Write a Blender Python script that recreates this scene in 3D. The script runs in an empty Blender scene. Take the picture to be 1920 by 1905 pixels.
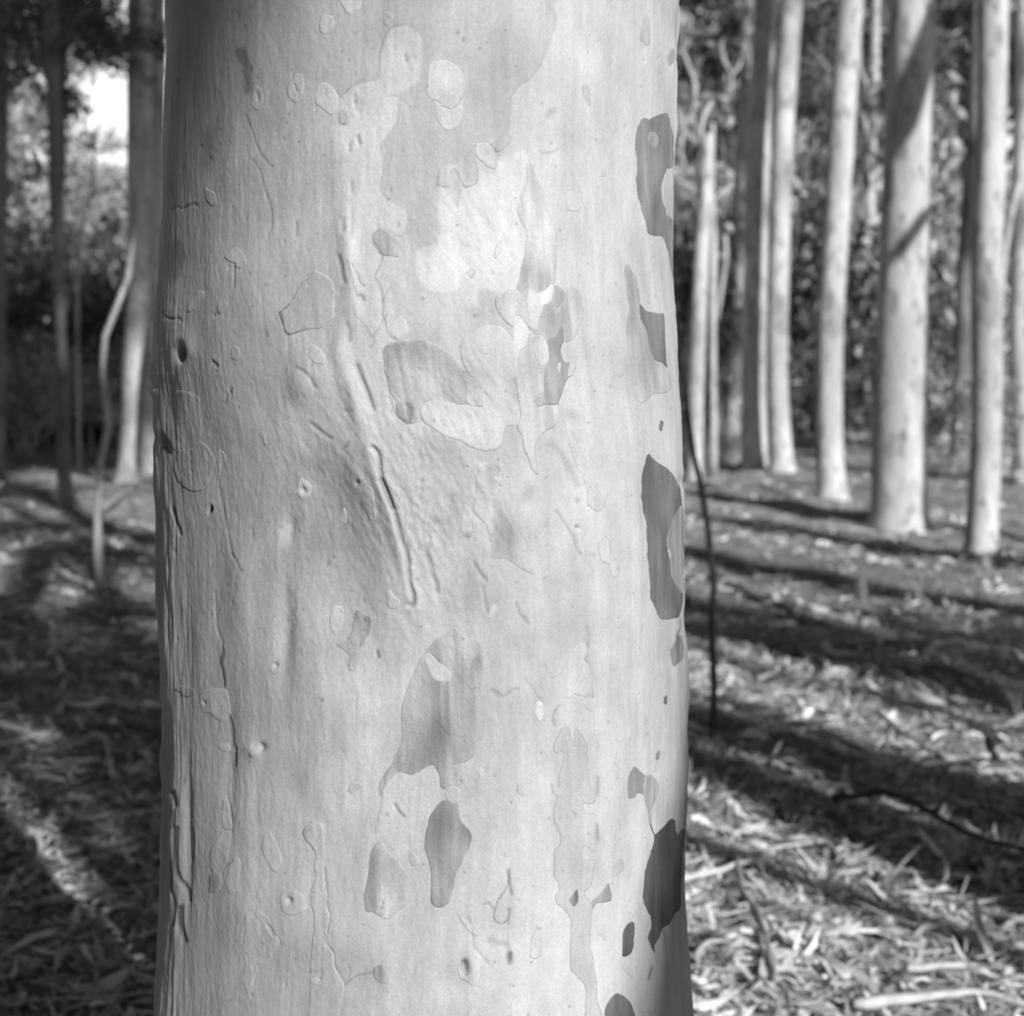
import bpy, math, random
import numpy as np
from mathutils import Vector, Matrix
from mathutils.geometry import delaunay_2d_cdt

R = random.Random(7)
NR = np.random.RandomState(11)
rad = math.radians
SC = bpy.context.scene
COL = SC.collection

# ------------------------------------------------------------------ camera, sky, sun, exposure
F = 2743.0                      # focal length in photo pixels (80 mm on 56 mm film, 1920 px wide)
CAMH, PITCH = 1.5, rad(5.5)
cam = bpy.data.objects.new('camera', bpy.data.cameras.new('camera'))
COL.objects.link(cam)
cam.location = (0, 0, CAMH)
cam.rotation_euler = (rad(90) - PITCH, 0, 0)
cam.data.sensor_fit = 'HORIZONTAL'
cam.data.sensor_width = 56.0
cam.data.lens = 80.0
cam.data.clip_start = 0.05
cam.data.clip_end = 2000.0
cam.data.dof.use_dof = True
cam.data.dof.focus_distance = 1.265
cam.data.dof.aperture_fstop = 10.5
SC.camera = cam

SUN_AZ, SUN_EL = rad(30), rad(30)          # azimuth measured from -Y (behind the camera) towards +X
SUNV = Vector((math.sin(SUN_AZ) * math.cos(SUN_EL), -math.cos(SUN_AZ) * math.cos(SUN_EL), math.sin(SUN_EL)))
w = bpy.data.worlds.new('World')
SC.world = w
w.use_nodes = True
nt = w.node_tree
bg = nt.nodes['Background']
sky = nt.nodes.new('ShaderNodeTexSky')
sky.sky_type = 'NISHITA'
sky.sun_disc = False
sky.sun_elevation = SUN_EL
sky.sun_rotation = math.atan2(SUNV.x, SUNV.y)
sky.dust_density = 0.6
bw = nt.nodes.new('ShaderNodeSeparateColor')      # black-and-white film behind an orange filter: the sky is grey light
nt.links.new(sky.outputs[0], bw.inputs[0])
nt.links.new(bw.outputs[0], bg.inputs[0])
bg.inputs[1].default_value = 0.05
sun = bpy.data.objects.new('sun', bpy.data.lights.new('sun', 'SUN'))
COL.objects.link(sun)
sun.data.energy = 5.0
sun.data.angle = rad(0.53)
sun.rotation_euler = SUNV.to_track_quat('Z', 'Y').to_euler()
SC.view_settings.view_transform = 'Standard'
SC.view_settings.look = 'None'
SC.view_settings.gamma = 1.0
SC.view_settings.exposure = 0.0
SC.view_settings.use_curve_mapping = False
SC.render.engine = 'CYCLES'
SC.cycles.max_bounces = 6

# ------------------------------------------------------------------ helpers
FWD = np.array([0, math.cos(PITCH), -math.sin(PITCH)])
UPV = np.array([0, math.sin(PITCH), math.cos(PITCH)])

def ray(px, py):
    px = np.asarray(px, float); py = np.asarray(py, float)
    x = (px - 960) / F; y = -(py - 952.5) / F
    d = np.stack([x, FWD[1] + UPV[1] * y, FWD[2] + UPV[2] * y], -1)
    return d

def to_px(P):
    P = np.asarray(P, float)
    q = P - np.array([0, 0, CAMH])
    z = q @ FWD
    return 960 + F * q[..., 0] / z, 952.5 - F * (q @ UPV) / z

def gp(px, py, z=0.0):           # where the place's ground lies in the view at a photo pixel
    d = ray(px, py); t = (CAMH - z) / -d[2]
    return Vector((d[0] * t, d[1] * t, z))

def wp(px, py, Y):
    d = ray(px, py); t = Y / d[1]
    return Vector((d[0] * t, Y, CAMH + d[2] * t))

def tag(o, label=None, cat=None, group=None, kind=None):
    if label: o['label'] = label
    if cat: o['category'] = cat
    if group: o['group'] = group
    if kind: o['kind'] = kind
    return o

def link(o, parent=None):
    COL.objects.link(o)
    if parent is not None: o.parent = parent
    return o

def empty(name, loc=(0, 0, 0), rz=0.0):
    o = bpy.data.objects.new(name, None)
    o.empty_display_size = 0.2
    o.location = loc; o.rotation_euler = (0, 0, rz)
    COL.objects.link(o)
    return o

def mesh_np(name, V, Fa, smooth=True, mat=None, attrs=None):
    """V (n,3) array, Fa list of arrays of faces (each (m,k)). Fast mesh creation."""
    V = np.ascontiguousarray(V, np.float32)
    me = bpy.data.meshes.new(name)
    me.vertices.add(len(V)); me.vertices.foreach_set('co', V.ravel())
    loops = np.concatenate([f.ravel() for f in Fa]).astype(np.int32)
    totals = np.concatenate([np.full(len(f), f.shape[1], np.int32) for f in Fa])
    starts = np.concatenate([[0], np.cumsum(totals)[:-1]]).astype(np.int32)
    me.loops.add(len(loops)); me.loops.foreach_set('vertex_index', loops)
    me.polygons.add(len(totals)); me.polygons.foreach_set('loop_start', starts)
    if smooth: me.polygons.foreach_set('use_smooth', np.ones(len(totals), bool))
    me.update(calc_edges=True)
    me.validate()
    for k, a in (attrs or {}).items():
        at = me.attributes.new(k, 'FLOAT', 'POINT')
        at.data.foreach_set('value', np.ascontiguousarray(a, np.float32))
    if mat: me.materials.append(mat)
    return me

class MB:                         # joins tubes and leaf blades into ONE mesh
    def __init__(s): s.V = []; s.Q = []; s.T = []; s.A = []; s.n = 0
    def add(s, V, Q=None, T=None, a=None):
        V = np.asarray(V, float)
        s.V.append(V)
        if Q is not None and len(Q): s.Q.append(np.asarray(Q) + s.n)
        if T is not None and len(T): s.T.append(np.asarray(T) + s.n)
        s.A.append(np.full(len(V), 1.0) if a is None else np.broadcast_to(np.asarray(a, float), (len(V),)))
        s.n += len(V)
    def mesh(s, name, mat, smooth=True):
        fs = []
        if s.Q: fs.append(np.concatenate(s.Q))
        if s.T: fs.append(np.concatenate(s.T))
        return mesh_np(name, np.concatenate(s.V), fs, smooth, mat, {'tone': np.concatenate(s.A)})

def tube(mb, pts, radii, n=12, wob=0.0, seed=0, flat=1.0, tone=1.0):
    """tapered tube through points, slightly uneven section, closed ends"""
    rr = np.random.RandomState(seed)
    pts = [Vector(p) for p in pts]
    ph = rr.rand(4) * 6.28
    V = []
    up = None
    for i, p in enumerate(pts):
        t = (pts[min(i + 1, len(pts) - 1)] - pts[max(i - 1, 0)]).normalized()
        if up is None:
            up = Vector((1, 0, 0)) if abs(t.x) < 0.8 else Vector((0, 1, 0))
        a = (up - t * up.dot(t)).normalized(); b = t.cross(a); up = a
        for k in range(n):
            th = 2 * math.pi * k / n
            r = radii[i] * (1 + wob * (0.6 * math.sin(2 * th + ph[0] + i * .23) + 0.4 * math.sin(3 * th + ph[1] - i * .31)))
            V.append(p + a * (r * math.cos(th)) + b * (r * flat * math.sin(th)))
    m = len(pts)
    Q = []
    for i in range(m - 1):
        for k in range(n):
            k2 = (k + 1) % n
            Q.append((i * n + k, i * n + k2, (i + 1) * n + k2, (i + 1) * n + k))
    V.append(pts[0]); V.append(pts[-1])
    T = []
    for k in range(n):
        k2 = (k + 1) % n
        T.append((m * n, k2, k)); T.append((m * n + 1, (m - 1) * n + k, (m - 1) * n + k2))
    mb.add([tuple(v) for v in V], Q, T, tone)

def catmull(pts, step, closed=True):
    P = np.asarray(pts, float); n = len(P); out = []
    rng = range(n if closed else n - 1)
    for i in rng:
        p0, p1, p2, p3 = (P[(i - 1) % n], P[i], P[(i + 1) % n], P[(i + 2) % n]) if closed else \
            (P[max(i - 1, 0)], P[i], P[i + 1], P[min(i + 2, n - 1)])
        L = np.linalg.norm(p2 - p1); m = max(1, int(round(L / step)))
        t = (np.arange(m) / m)[:, None]
        # mild tension keeps corners of the flakes readable
        m1 = (p2 - p0) * 0.38; m2 = (p3 - p1) * 0.38
        out.append((2 * t**3 - 3 * t**2 + 1) * p1 + (t**3 - 2 * t**2 + t) * m1 + (-2 * t**3 + 3 * t**2) * p2 + (t**3 - t**2) * m2)
    if not closed: out.append(P[-1:])
    return np.concatenate(out)

# ------------------------------------------------------------------ materials (black-and-white film: all greys)
def nmat(name):
    m = bpy.data.materials.new(name); m.use_nodes = True
    t = m.node_tree; b = t.nodes['Principled BSDF']
    return m, t, b

def N(t, kind, **kw):
    n = t.nodes.new(kind)
    for k, v in kw.items():
        if hasattr(n, k): setattr(n, k, v)
        else: n.inputs[k].default_value = v
    return n

def math_node(t, op, a, b):
    n = t.nodes.new('ShaderNodeMath'); n.operation = op
    for i, x in enumerate((a, b)):
        if isinstance(x, (int, float)): n.inputs[i].default_value = x
        else: t.links.new(x, n.inputs[i])
    return n.outputs[0]

def coords(t, sx, sy, sz, obj=True):
    c = t.nodes.new('ShaderNodeTexCoord'); m = t.nodes.new('ShaderNodeMapping')
    m.inputs['Scale'].default_value = (sx, sy, sz)
    t.links.new(c.outputs['Object'], m.inputs[0])
    return m.outputs[0]

def noise(t, vec, scale, detail=4, rough=0.55):
    n = t.nodes.new('ShaderNodeTexNoise'); n.inputs['Scale'].default_value = scale
    n.inputs['Detail'].default_value = detail; n.inputs['Roughness'].default_value = rough
    t.links.new(vec, n.inputs['Vector'])
    return n.outputs['Fac']

def remap(t, v, a, b, c, d):
    n = t.nodes.new('ShaderNodeMapRange')
    for i, x in zip((1, 2, 3, 4), (a, b, c, d)): n.inputs[i].default_value = x
    t.links.new(v, n.inputs[0])
    return n.outputs[0]

def finish(m, t, b, col, rough, bumps, spec=0.3):
    t.links.new(col, b.inputs['Base Color'])
    b.inputs['Roughness'].default_value = rough
    b.inputs['Specular IOR Level'].default_value = spec
    prev = None
    for h, strength, dist in bumps:
        bn = t.nodes.new('ShaderNodeBump'); bn.inputs['Strength'].default_value = strength
        bn.inputs['Distance'].default_value = dist
        t.links.new(h, bn.inputs['Height'])
        if prev: t.links.new(prev, bn.inputs['Normal'])
        prev = bn.outputs[0]
    if prev: t.links.new(prev, b.inputs['Normal'])
    return m

def bark_close():
    m, t, b = nmat('smooth_gum_bark')
    at = t.nodes.new('ShaderNodeAttribute'); at.attribute_name = 'tone'
    iso = coords(t, 1, 1, 1); fib = coords(t, 1, 1, 0.13); fib2 = coords(t, 1, 1, 0.35)
    f1 = noise(t, fib, 230, 3, .6); f2 = noise(t, iso, 480, 2, .6); f3 = noise(t, iso, 7, 5, .62); f4 = noise(t, fib2, 36, 5, .65)
    c = math_node(t, 'MULTIPLY', at.outputs['Fac'], 0.47)
    for v, lo, hi in ((f1, .96, 1.04), (f3, .86, 1.13), (f4, .95, 1.05), (f2, .90, 1.10)):
        c = math_node(t, 'MULTIPLY', c, remap(t, v, .28, .72, lo, hi))
    vo = t.nodes.new('ShaderNodeTexVoronoi'); vo.inputs['Scale'].default_value = 55
    t.links.new(iso, vo.inputs['Vector'])
    sp = remap(t, vo.outputs['Distance'], .05, .11, .72, 1.0)
    c = math_node(t, 'MULTIPLY', c, sp)
    g1 = noise(t, coords(t, 1, 1, .5), 330, 3, .65)
    return finish(m, t, b, c, .62, [(f1, .18, .0006), (g1, .6, .0006), (f4, .12, .0015)], .25)

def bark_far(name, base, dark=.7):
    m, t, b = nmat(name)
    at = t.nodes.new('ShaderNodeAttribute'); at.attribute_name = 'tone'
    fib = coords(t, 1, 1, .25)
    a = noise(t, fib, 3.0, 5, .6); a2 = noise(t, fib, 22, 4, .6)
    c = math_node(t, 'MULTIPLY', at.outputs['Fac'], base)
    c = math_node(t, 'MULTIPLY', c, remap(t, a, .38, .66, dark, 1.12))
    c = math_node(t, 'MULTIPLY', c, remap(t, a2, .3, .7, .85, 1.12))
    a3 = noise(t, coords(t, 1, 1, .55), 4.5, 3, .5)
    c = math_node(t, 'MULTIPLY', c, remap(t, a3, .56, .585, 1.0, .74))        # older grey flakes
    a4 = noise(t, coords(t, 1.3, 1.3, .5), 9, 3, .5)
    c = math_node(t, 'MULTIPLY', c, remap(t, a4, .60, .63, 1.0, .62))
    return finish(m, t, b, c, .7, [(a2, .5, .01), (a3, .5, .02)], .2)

def plain(name, base, rough=.6, spread=(.6, 1.4), scale=9, spec=.3, trans=0.0, rnd=.35):
    m, t, b = nmat(name)
    at = t.nodes.new('ShaderNodeAttribute'); at.attribute_name = 'tone'
    n = noise(t, coords(t, 1, 1, 1), scale, 4, .6)
    c = math_node(t, 'MULTIPLY', at.outputs['Fac'], base)
    c = math_node(t, 'MULTIPLY', c, remap(t, n, .3, .7, *spread))
    finish(m, t, b, c, rough, [(n, .3, .003)], spec)
    if trans > 0:
        out = t.nodes['Material Output']
        tr = t.nodes.new('ShaderNodeBsdfTranslucent'); mx = t.nodes.new('ShaderNodeMixShader')
        mx.inputs[0].default_value = trans
        t.links.new(c, tr.inputs[0]); t.links.new(b.outputs[0], mx.inputs[1]); t.links.new(tr.outputs[0], mx.inputs[2])
        t.links.new(mx.outputs[0], out.inputs[0])
    return m

M_BARK = bark_close()
M_TRUNK = bark_far('pale_trunk_bark', .64)
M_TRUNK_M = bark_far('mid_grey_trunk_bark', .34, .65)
M_TRUNK_D = bark_far('grey_or_shaded_bark', .28, .6)  # dark bark; on two stems it also stands in for canopy shade
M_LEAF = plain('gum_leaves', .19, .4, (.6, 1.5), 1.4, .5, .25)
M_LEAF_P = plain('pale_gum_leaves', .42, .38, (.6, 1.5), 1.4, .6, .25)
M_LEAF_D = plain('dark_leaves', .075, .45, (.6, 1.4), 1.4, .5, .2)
M_LITTER = plain('leaf_litter', .72, .6, (.75, 1.25), 6, .3, .12)
M_WOOD = plain('dead_wood', .5, .75, (.7, 1.2), 25, .2)
M_WOOD_D = plain('dark_dead_or_shaded_wood', .11, .8, (.7, 1.3), 25, .2)

def ground_mat():
    m, t, b = nmat('forest_soil')
    v = coords(t, 1, 1, 1)
    a = noise(t, v, .35, 5, .6); d = noise(t, v, 5, 8, .75); e = noise(t, v, 38, 5, .75)
    c = remap(t, e, .38, .62, .16, .78)
    c = math_node(t, 'MULTIPLY', c, remap(t, d, .35, .65, .6, 1.25))
    c = math_node(t, 'MULTIPLY', c, remap(t, a, .35, .65, .75, 1.2))
    return finish(m, t, b, c, .9, [(d, .8, .12), (e, .8, .04)], .1)
M_GROUND = ground_mat()
M_SOIL = plain('dark_soil', .06, .9, (.5, 1.4), 12, .1)

# ------------------------------------------------------------------ main trunk: outline measured from the photograph
AX_Y = 1.5                                           # distance to the trunk's axis
LEFT = [(-80, 314), (0, 312), (100, 312), (200, 307), (300, 305), (400, 302), (500, 297), (600, 290), (700, 286),
        (800, 287), (900, 288), (1000, 291), (1100, 293), (1200, 296), (1300, 301), (1400, 305), (1500, 304), (1600, 303),
        (1700, 301), (1800, 297), (1905, 291), (2000, 288)]
RIGHT = [(-80, 1274), (0, 1273), (60, 1271), (150, 1268), (250, 1264), (330, 1262), (410, 1261), (500, 1263), (600, 1268), (700, 1273),
         (800, 1278), (900, 1280), (1000, 1281), (1100, 1282), (1200, 1283), (1300, 1288), (1400, 1290), (1500, 1287),
         (1600, 1284), (1700, 1286), (1800, 1291), (1905, 1299), (2000, 1306)]
Z0, Z1 = 0.76, 1.92
zz = np.linspace(Z0, Z1, 240)

def sil(tab):
    ys = np.linspace(-80, 2000, 400); xs = np.interp(ys, [a for a, _ in tab], [b for _, b in tab])
    d = ray(xs, ys); h = np.hypot(d[:, 0], d[:, 1])
    bear = np.arctan2(d[:, 0], d[:, 1]); z = CAMH + 1.478 * d[:, 2] / h
    o = np.argsort(z)
    return np.interp(zz, z[o], bear[o])
bL, bR = sil(LEFT), sil(RIGHT)

def gs(x, c, s): return np.exp(-((x - c) / s) ** 2)
def zpy(py): d = ray(800, py); return CAMH + 1.26 * d[2] / math.hypot(d[0], d[1])
ZP = lambda py: float(zpy(py))

def bulge(th, z):          # large uneven shape of the stem, metres (th radians, 0 faces the camera, + to the right)
    deg = np.degrees(th)
    lo = 1 / (1 + np.exp((z - ZP(760)) / .05))        # lower part
    hi = 1 - lo
    b = .036 * gs(deg, -86, 27) * lo
    b = b + .010 * gs(deg, 30, 30) * (1 / (1 + np.exp((z - ZP(1330)) / .07)))
    b = b + .015 * gs(deg, 92, 27) * hi
    b = b - .004 * gs(deg, -55, 22) * hi
    b = b + .0025 * np.sin(3 * th + z * 4.1) + .0018 * np.sin(5 * th - z * 7.3 + 1)
    return b

cx = AX_Y * np.tan((bL + bR) / 2); Rz = AX_Y * np.sin((bR - bL) / 2)
TH = np.linspace(-2.2, 2.2, 720)
for it in range(14):
    r = Rz[:, None] + bulge(TH[None, :], zz[:, None])
    x = cx[:, None] + r * np.sin(TH); y = AX_Y - r * np.cos(TH)
    be = np.arctan2(x, y); l = be.min(1); rr_ = be.max(1)
    Rz = Rz * (1 + ((bR - bL) / (rr_ - l) - 1) * .9)
    cx = cx + AX_Y * ((bL + bR) / 2 - (l + rr_) / 2) * .95
def fR(z): return np.interp(z, zz, Rz)
def fC(z): return np.interp(z, zz, cx)

def px_to_surf(px, py):     # photo pixel -> (angle, height) on the stem: first hit along the line of sight
    d = ray(px, py); hn = np.hypot(d[:, 0], d[:, 1]); ux, uy = d[:, 0] / hn, d[:, 1] / hn; sl = d[:, 2] / hn
    def f(t):
        z = CAMH + sl * t; x = ux * t - fC(z); y = AX_Y - uy * t; th = np.arctan2(x, y)
        return np.hypot(x, y) - fR(z) - bulge(th, z), th, z
    n = len(d); lo = np.full(n, 1.12); hi = np.full(n, np.nan); best = np.full(n, 9.); bt = np.full(n, 1.48)
    for t in np.linspace(1.12, 1.62, 200):
        v, _, _ = f(np.full(n, t)); m = v < best; best[m] = v[m]; bt[m] = t
        new = np.isnan(hi) & (v < 0); hi[new] = t; k = np.isnan(hi); lo[k] = t
    hit = ~np.isnan(hi); hi = np.where(hit, hi, bt); lo = np.where(hit, lo, bt)
    for _ in range(22):
        mid = (lo + hi) / 2; v, _, _ = f(mid); neg = v < 0; hi = np.where(neg, mid, hi); lo = np.where(neg, lo, mid)
    _, th, z = f((lo + hi) / 2)
    return th, z

TILES = dict(A=(280, 0), B=(780, 0), C=(280, 450), D=(780, 450), E=(280, 900), F=(800, 900), G=(280, 1405), H=(800, 1405))
def T(k, pts):
    o = TILES[k]
    return [(o[0] + a / 3.81, o[1] + b / 3.81) for a, b in pts]

# bark flakes and scales traced on the stem: (outline, relative tone, edge line strength)
PATCH = [
 (T('A', [(1215,160),(1235,115),(1270,105),(1305,115),(1320,160),(1310,215),(1270,245),(1235,235),(1218,200)]), 1.13, .3),
 (T('A', [(1350,-60),(1520,-60),(1510,20),(1495,60),(1450,98),(1410,85),(1370,20)]), 1.1, .4),
 (T('A', [(725,690),(735,640),(765,613),(800,635),(812,690),(800,750),(765,782),(735,750)]), 1.03, .8),
 (T('A', [(985,640),(1000,590),(1040,530),(1090,535),(1102,580),(1095,680),(1060,730),(1010,710),(985,670)]), 1.07, .35),
 (T('A', [(1180,680),(1195,620),(1240,588),(1290,605),(1330,660),(1355,695),(1345,760),(1310,815),(1270,805),(1210,760),(1185,720)]), 1.12, .5),
 (T('A', [(1355,820),(1370,780),(1400,780),(1425,820),(1420,870),(1390,890),(1360,870)]), .93, .4),
 (T('A', [(1590,1680),(1640,1635),(1690,1640),(1720,1680),(1770,1700),(1790,1760),(1790,1830),(1700,1830),(1645,1810),(1640,1770),(1600,1720)]), .92, .25),
 (T('B', [(135,730),(170,740),(200,772),(245,788),(290,755),(335,710),(340,760),(320,860),(290,915),(240,930),(200,915),(150,840)]), 1.05, .5),
 (T('B', [(85,500),(110,445),(180,425),(240,435),(300,480),(345,560),(350,640),(320,700),(290,750),(240,785),(200,770),(160,730),(100,700),(80,650)]), 1.1, .55),
 (T('B', [(1640,835),(1665,850),(1700,835),(1750,810),(1780,805),(1805,840),(1825,960),(1832,1060),(1828,1190),(1785,1200),(1765,1260),(1750,1330),(1755,1420),(1775,1480),(1790,1540),(1825,1560),(1830,1700),(1838,1900),(1836,2000),(1800,1800),(1760,1695),(1700,1690),(1650,1665),(1635,1600),(1600,1480),(1570,1340),(1575,1150),(1562,1040),(1580,920),(1615,850)]), .57, .2),
 (T('B', [(1665,945),(1700,950),(1728,990),(1720,1040),(1695,1070),(1670,1040),(1650,990)]), .72, .1),
 (T('B', [(1600,180),(1615,120),(1635,103),(1660,120),(1670,180),(1670,280),(1650,325),(1625,315),(1600,270)]), .86, .1),
 (T('B', [(1790,400),(1810,360),(1830,345),(1832,400),(1810,465),(1795,440)]), .74, .3),
 (T('B', [(1180,620),(1210,590),(1235,620),(1250,700),(1250,750),(1235,750),(1200,690)]), .86, .2),
 ([(986,311),(998,311),(1003,333),(1014,354),(1021,388),(1035,425),(1042,446),(1043,480),(1041,510),(1038,527),(1032,535),(1024,545),(1013,553),(1002,542),(990,554),(979,554),(969,545),(974,526),(977,503),(983,475),(985,460),(984,433),(974,412),(968,394),(980,398),(976,373),(982,358),(987,338)], .87, .5),
 (T('B', [(165,1205),(220,1178),(270,1185),(340,1135),(390,1085),(430,1025),(480,995),(540,990),(610,945),(660,945),(675,1000),(625,1055),(580,1080),(540,1030),(480,1012),(430,1050),(430,1150),(440,1210),(430,1300),(350,1330),(310,1260),(270,1200),(240,1250),(235,1330),(150,1320)]), .84, .8),
 (T('B', [(440,1030),(500,1015),(550,1050),(570,1100),(570,1200),(520,1190),(460,1140),(425,1085)]), 1.0, .4),
 (T('C', [(930,515),(950,500),(1000,450),(1075,325),(1100,290),(1150,265),(1160,280),(1105,300),(1085,330),(1010,455),(955,510),(970,570),(985,640),(1000,660),(1080,638),(1150,634),(1080,655),(990,675),(960,620)]), .62, .3),
 (T('C', [(950,510),(1000,460),(1075,330),(1100,295),(1150,270),(1180,220),(1240,245),(1295,290),(1315,360),(1320,480),(1300,560),(1240,620),(1150,635),(1080,640),(1000,665),(975,640),(960,560)]), .97, .35),
 (T('C', [(275,500),(300,420),(345,365),(390,375),(395,410),(350,450),(320,500),(290,520)]), 1.06, .55),
 (T('C', [(500,500),(505,450),(540,432),(565,450),(560,490),(520,530)]), 1.03, .4),
 (T('C', [(130,1150),(170,1090),(230,1075),(290,1090),(340,1110),(365,1140),(378,1300),(375,1420),(340,1480),(200,1510),(120,1400),(110,1250)]), 1.02, .5),
 (T('C', [(200,1530),(260,1500),(340,1475),(365,1440),(430,1490),(468,1560),(465,1640),(430,1720),(390,1780),(300,1790),(220,1740),(180,1650)]), .96, .5),
 (T('C', [(480,1540),(510,1500),(540,1530),(545,1580),(515,1610),(500,1680),(485,1600)]), 1.03, .4),
 (T('C', [(1050,1770),(1060,1720),(1080,1705),(1120,1730),(1138,1780),(1120,1830),(1085,1850),(1050,1830)]), 1.04, .6),
 (T('C', [(600,790),(625,755),(655,770),(660,820),(635,860),(600,840)]), 1.03, .4),
 (T('C', [(1670,520),(1665,440),(1700,370),(1740,320),(1780,300),(1830,330),(1855,400),(1858,480),(1880,600),(1865,670),(1830,700),(1780,715),(1720,680),(1690,600)]), 1.0, .5),
 (T('C', [(1720,620),(1760,560),(1800,540),(1840,590),(1850,650),(1830,690),(1780,710),(1735,680)]), 1.1, .2),
 (T('C', [(85,1350),(120,1400),(150,1480),(155,1530),(120,1500),(90,1480)]), .3, .3),
 ([(722,650),(760,640),(800,640),(840,660),(868,690),(880,705),(895,720),(903,762),(880,757),(850,760),(820,752),(795,755),(785,770),(783,790),(770,795),(755,780),(742,755),(730,730),(722,700)], .86, .2),
 (T('C', [(1770,1170),(1830,1150),(1880,1160),(1895,1220),(1860,1310),(1810,1285),(1775,1245)]), .72, .5),
 (T('D', [(345,690),(440,640),(480,610),(590,610),(640,650),(690,720),(695,620),(700,550),(740,540),(770,570),(800,620),(805,680),(790,750),(740,790),(722,840),(720,940),(700,990),(660,1020),(660,1080),(680,1130),(730,1180),(748,1270),(720,1320),(690,1325),(640,1325),(620,1370),(610,1450),(540,1500),(440,1500),(330,1440),(220,1400),(120,1340),(50,1290),(30,1220),(50,1170),(120,1145),(200,1150),(330,1185),(440,1192),(475,1190),(460,1080),(430,1000),(380,960),(330,880),(318,780)]), 1.11, .5),
 (T('D', [(365,1010),(400,980),(430,1000),(460,1080),(472,1180),(430,1188),(370,1160)]), .92, .4),
 (T('D', [(800,690),(830,700),(840,820),(870,880),(920,900),(915,1000),(915,1090),(860,1110),(845,1150),(870,1190),(940,1180),(1000,1180),(1010,1250),(990,1330),(910,1370),(860,1440),(845,1530),(870,1660),(830,1640),(800,1560),(775,1490),(760,1400),(730,1330),(750,1270),(735,1180),(722,1060),(705,990),(725,940),(726,840),(745,790),(795,750)]), .9, .45),
 (T('D', [(870,600),(885,540),(920,460),(960,450),(1000,485),(1030,470),(1055,360),(1110,340),(1160,365),(1185,450),(1190,540),(1160,640),(1110,715),(1055,720),(1048,650),(1035,605),(1020,650),(990,700),(940,722),(900,690),(860,675),(825,645),(850,640)]), .87, .4),
 (T('D', [(985,320),(1050,365),(1045,430),(1010,485),(960,450),(960,380)]), .76, .5),
 (T('D', [(940,725),(1000,690),(1020,640),(1035,605),(1050,660),(1053,720),(1030,770),(1035,830),(1060,875),(1090,880),(1085,970),(1060,1020),(1030,1100),(1005,1175),(960,1180),(900,1180),(870,1193),(845,1150),(860,1110),(910,1095),(915,1000),(920,930),(945,860),(948,790)]), .73, .5),
 (T('D', [(835,740),(850,690),(870,678),(910,695),(945,760),(945,850),(920,902),(870,880),(840,800)]), 1.09, .5),
 (T('D', [(1085,900),(1100,880),(1130,890),(1138,920),(1110,970),(1085,970)]), 1.08, .6),
 (T('D', [(1005,920),(1020,880),(1038,875),(1035,910),(1015,950)]), 1.0, .6),
 (T('D', [(570,420),(620,385),(680,352),(720,360),(760,400),(790,430),(795,540),(830,635),(800,620),(770,570),(740,540),(700,550),(690,610),(640,580),(590,510)]), .88, .4),
 (T('D', [(800,380),(810,355),(860,375),(920,360),(970,320),(980,335),(960,440),(910,470),(880,560),(860,640),(830,635),(800,540),(790,430)]), 1.13, .4),
 (T('D', [(1485,200),(1490,175),(1510,180),(1550,250),(1580,320),(1590,460),(1590,540),(1630,620),(1660,760),(1700,860),(1750,870),(1790,930),(1815,1000),(1810,1060),(1770,1090),(1700,1100),(1650,1140),(1610,1162),(1575,1130),(1560,1040),(1540,920),(1510,780),(1495,650),(1500,560),(1525,470),(1500,400)]), .84, .45),
 (T('D', [(1590,460),(1640,510),(1720,525),(1760,525),(1772,560),(1770,700),(1780,850),(1790,910),(1750,870),(1700,855),(1665,760),(1640,640),(1590,550)]), .54, .2),
 (T('D', [(1745,1290),(1765,1300),(1755,1365),(1738,1360)]), .55, .2),
 (T('D', [(1090,1420),(1110,1385),(1140,1410),(1170,1520),(1230,1580),(1255,1490),(1280,1500),(1340,1590),(1320,1640),(1350,1740),(1366,1814),(1346,1904),(1306,1939),(1266,1924),(1216,1874),(1231,1814),(1206,1734),(1140,1600),(1110,1520)]), 1.03, .7),
 ([(1208,870),(1216,849),(1222,856),(1231,865),(1252,880),(1266,901),(1270,912),(1276,905),(1277,930),(1275,952),(1265,971),(1251,1000),(1250,1026),(1257,1057),(1259,1084),(1270,1105),(1279,1113),(1278,1136),(1272,1156),(1257,1160),(1241,1162),(1233,1149),(1225,1131),(1219,1123),(1217,1084),(1215,1044),(1209,973),(1203,934),(1203,900)], .49, .2),
 (T('F', [(1720,380),(1780,240),(1822,200),(1832,500),(1830,800),(1790,770),(1750,680),(1738,600),(1740,500),(1715,470)]), .66, .4),
 ([(888,880),(895,873),(911,868),(927,868),(937,875),(933,900),(928,920),(937,940),(960,985),(984,1018),(990,1042),(998,1063),(997,1074),(984,1068),(963,1055),(947,1048),(923,1044),(921,1023),(913,987),(889,963),(887,952),(892,926),(892,900)], .85, .35),
 (T('F', [(1230,480),(1245,430),(1280,405),(1310,430),(1318,480),(1308,540),(1340,570),(1375,610),(1378,660),(1355,693),(1325,680),(1308,640),(1300,600),(1255,580),(1235,530)]), 1.01, .85),
 (T('F', [(1060,370),(1080,330),(1100,310),(1110,350),(1110,430),(1130,500),(1140,550),(1100,520),(1070,470),(1055,410)]), 1.03, .5),
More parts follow.
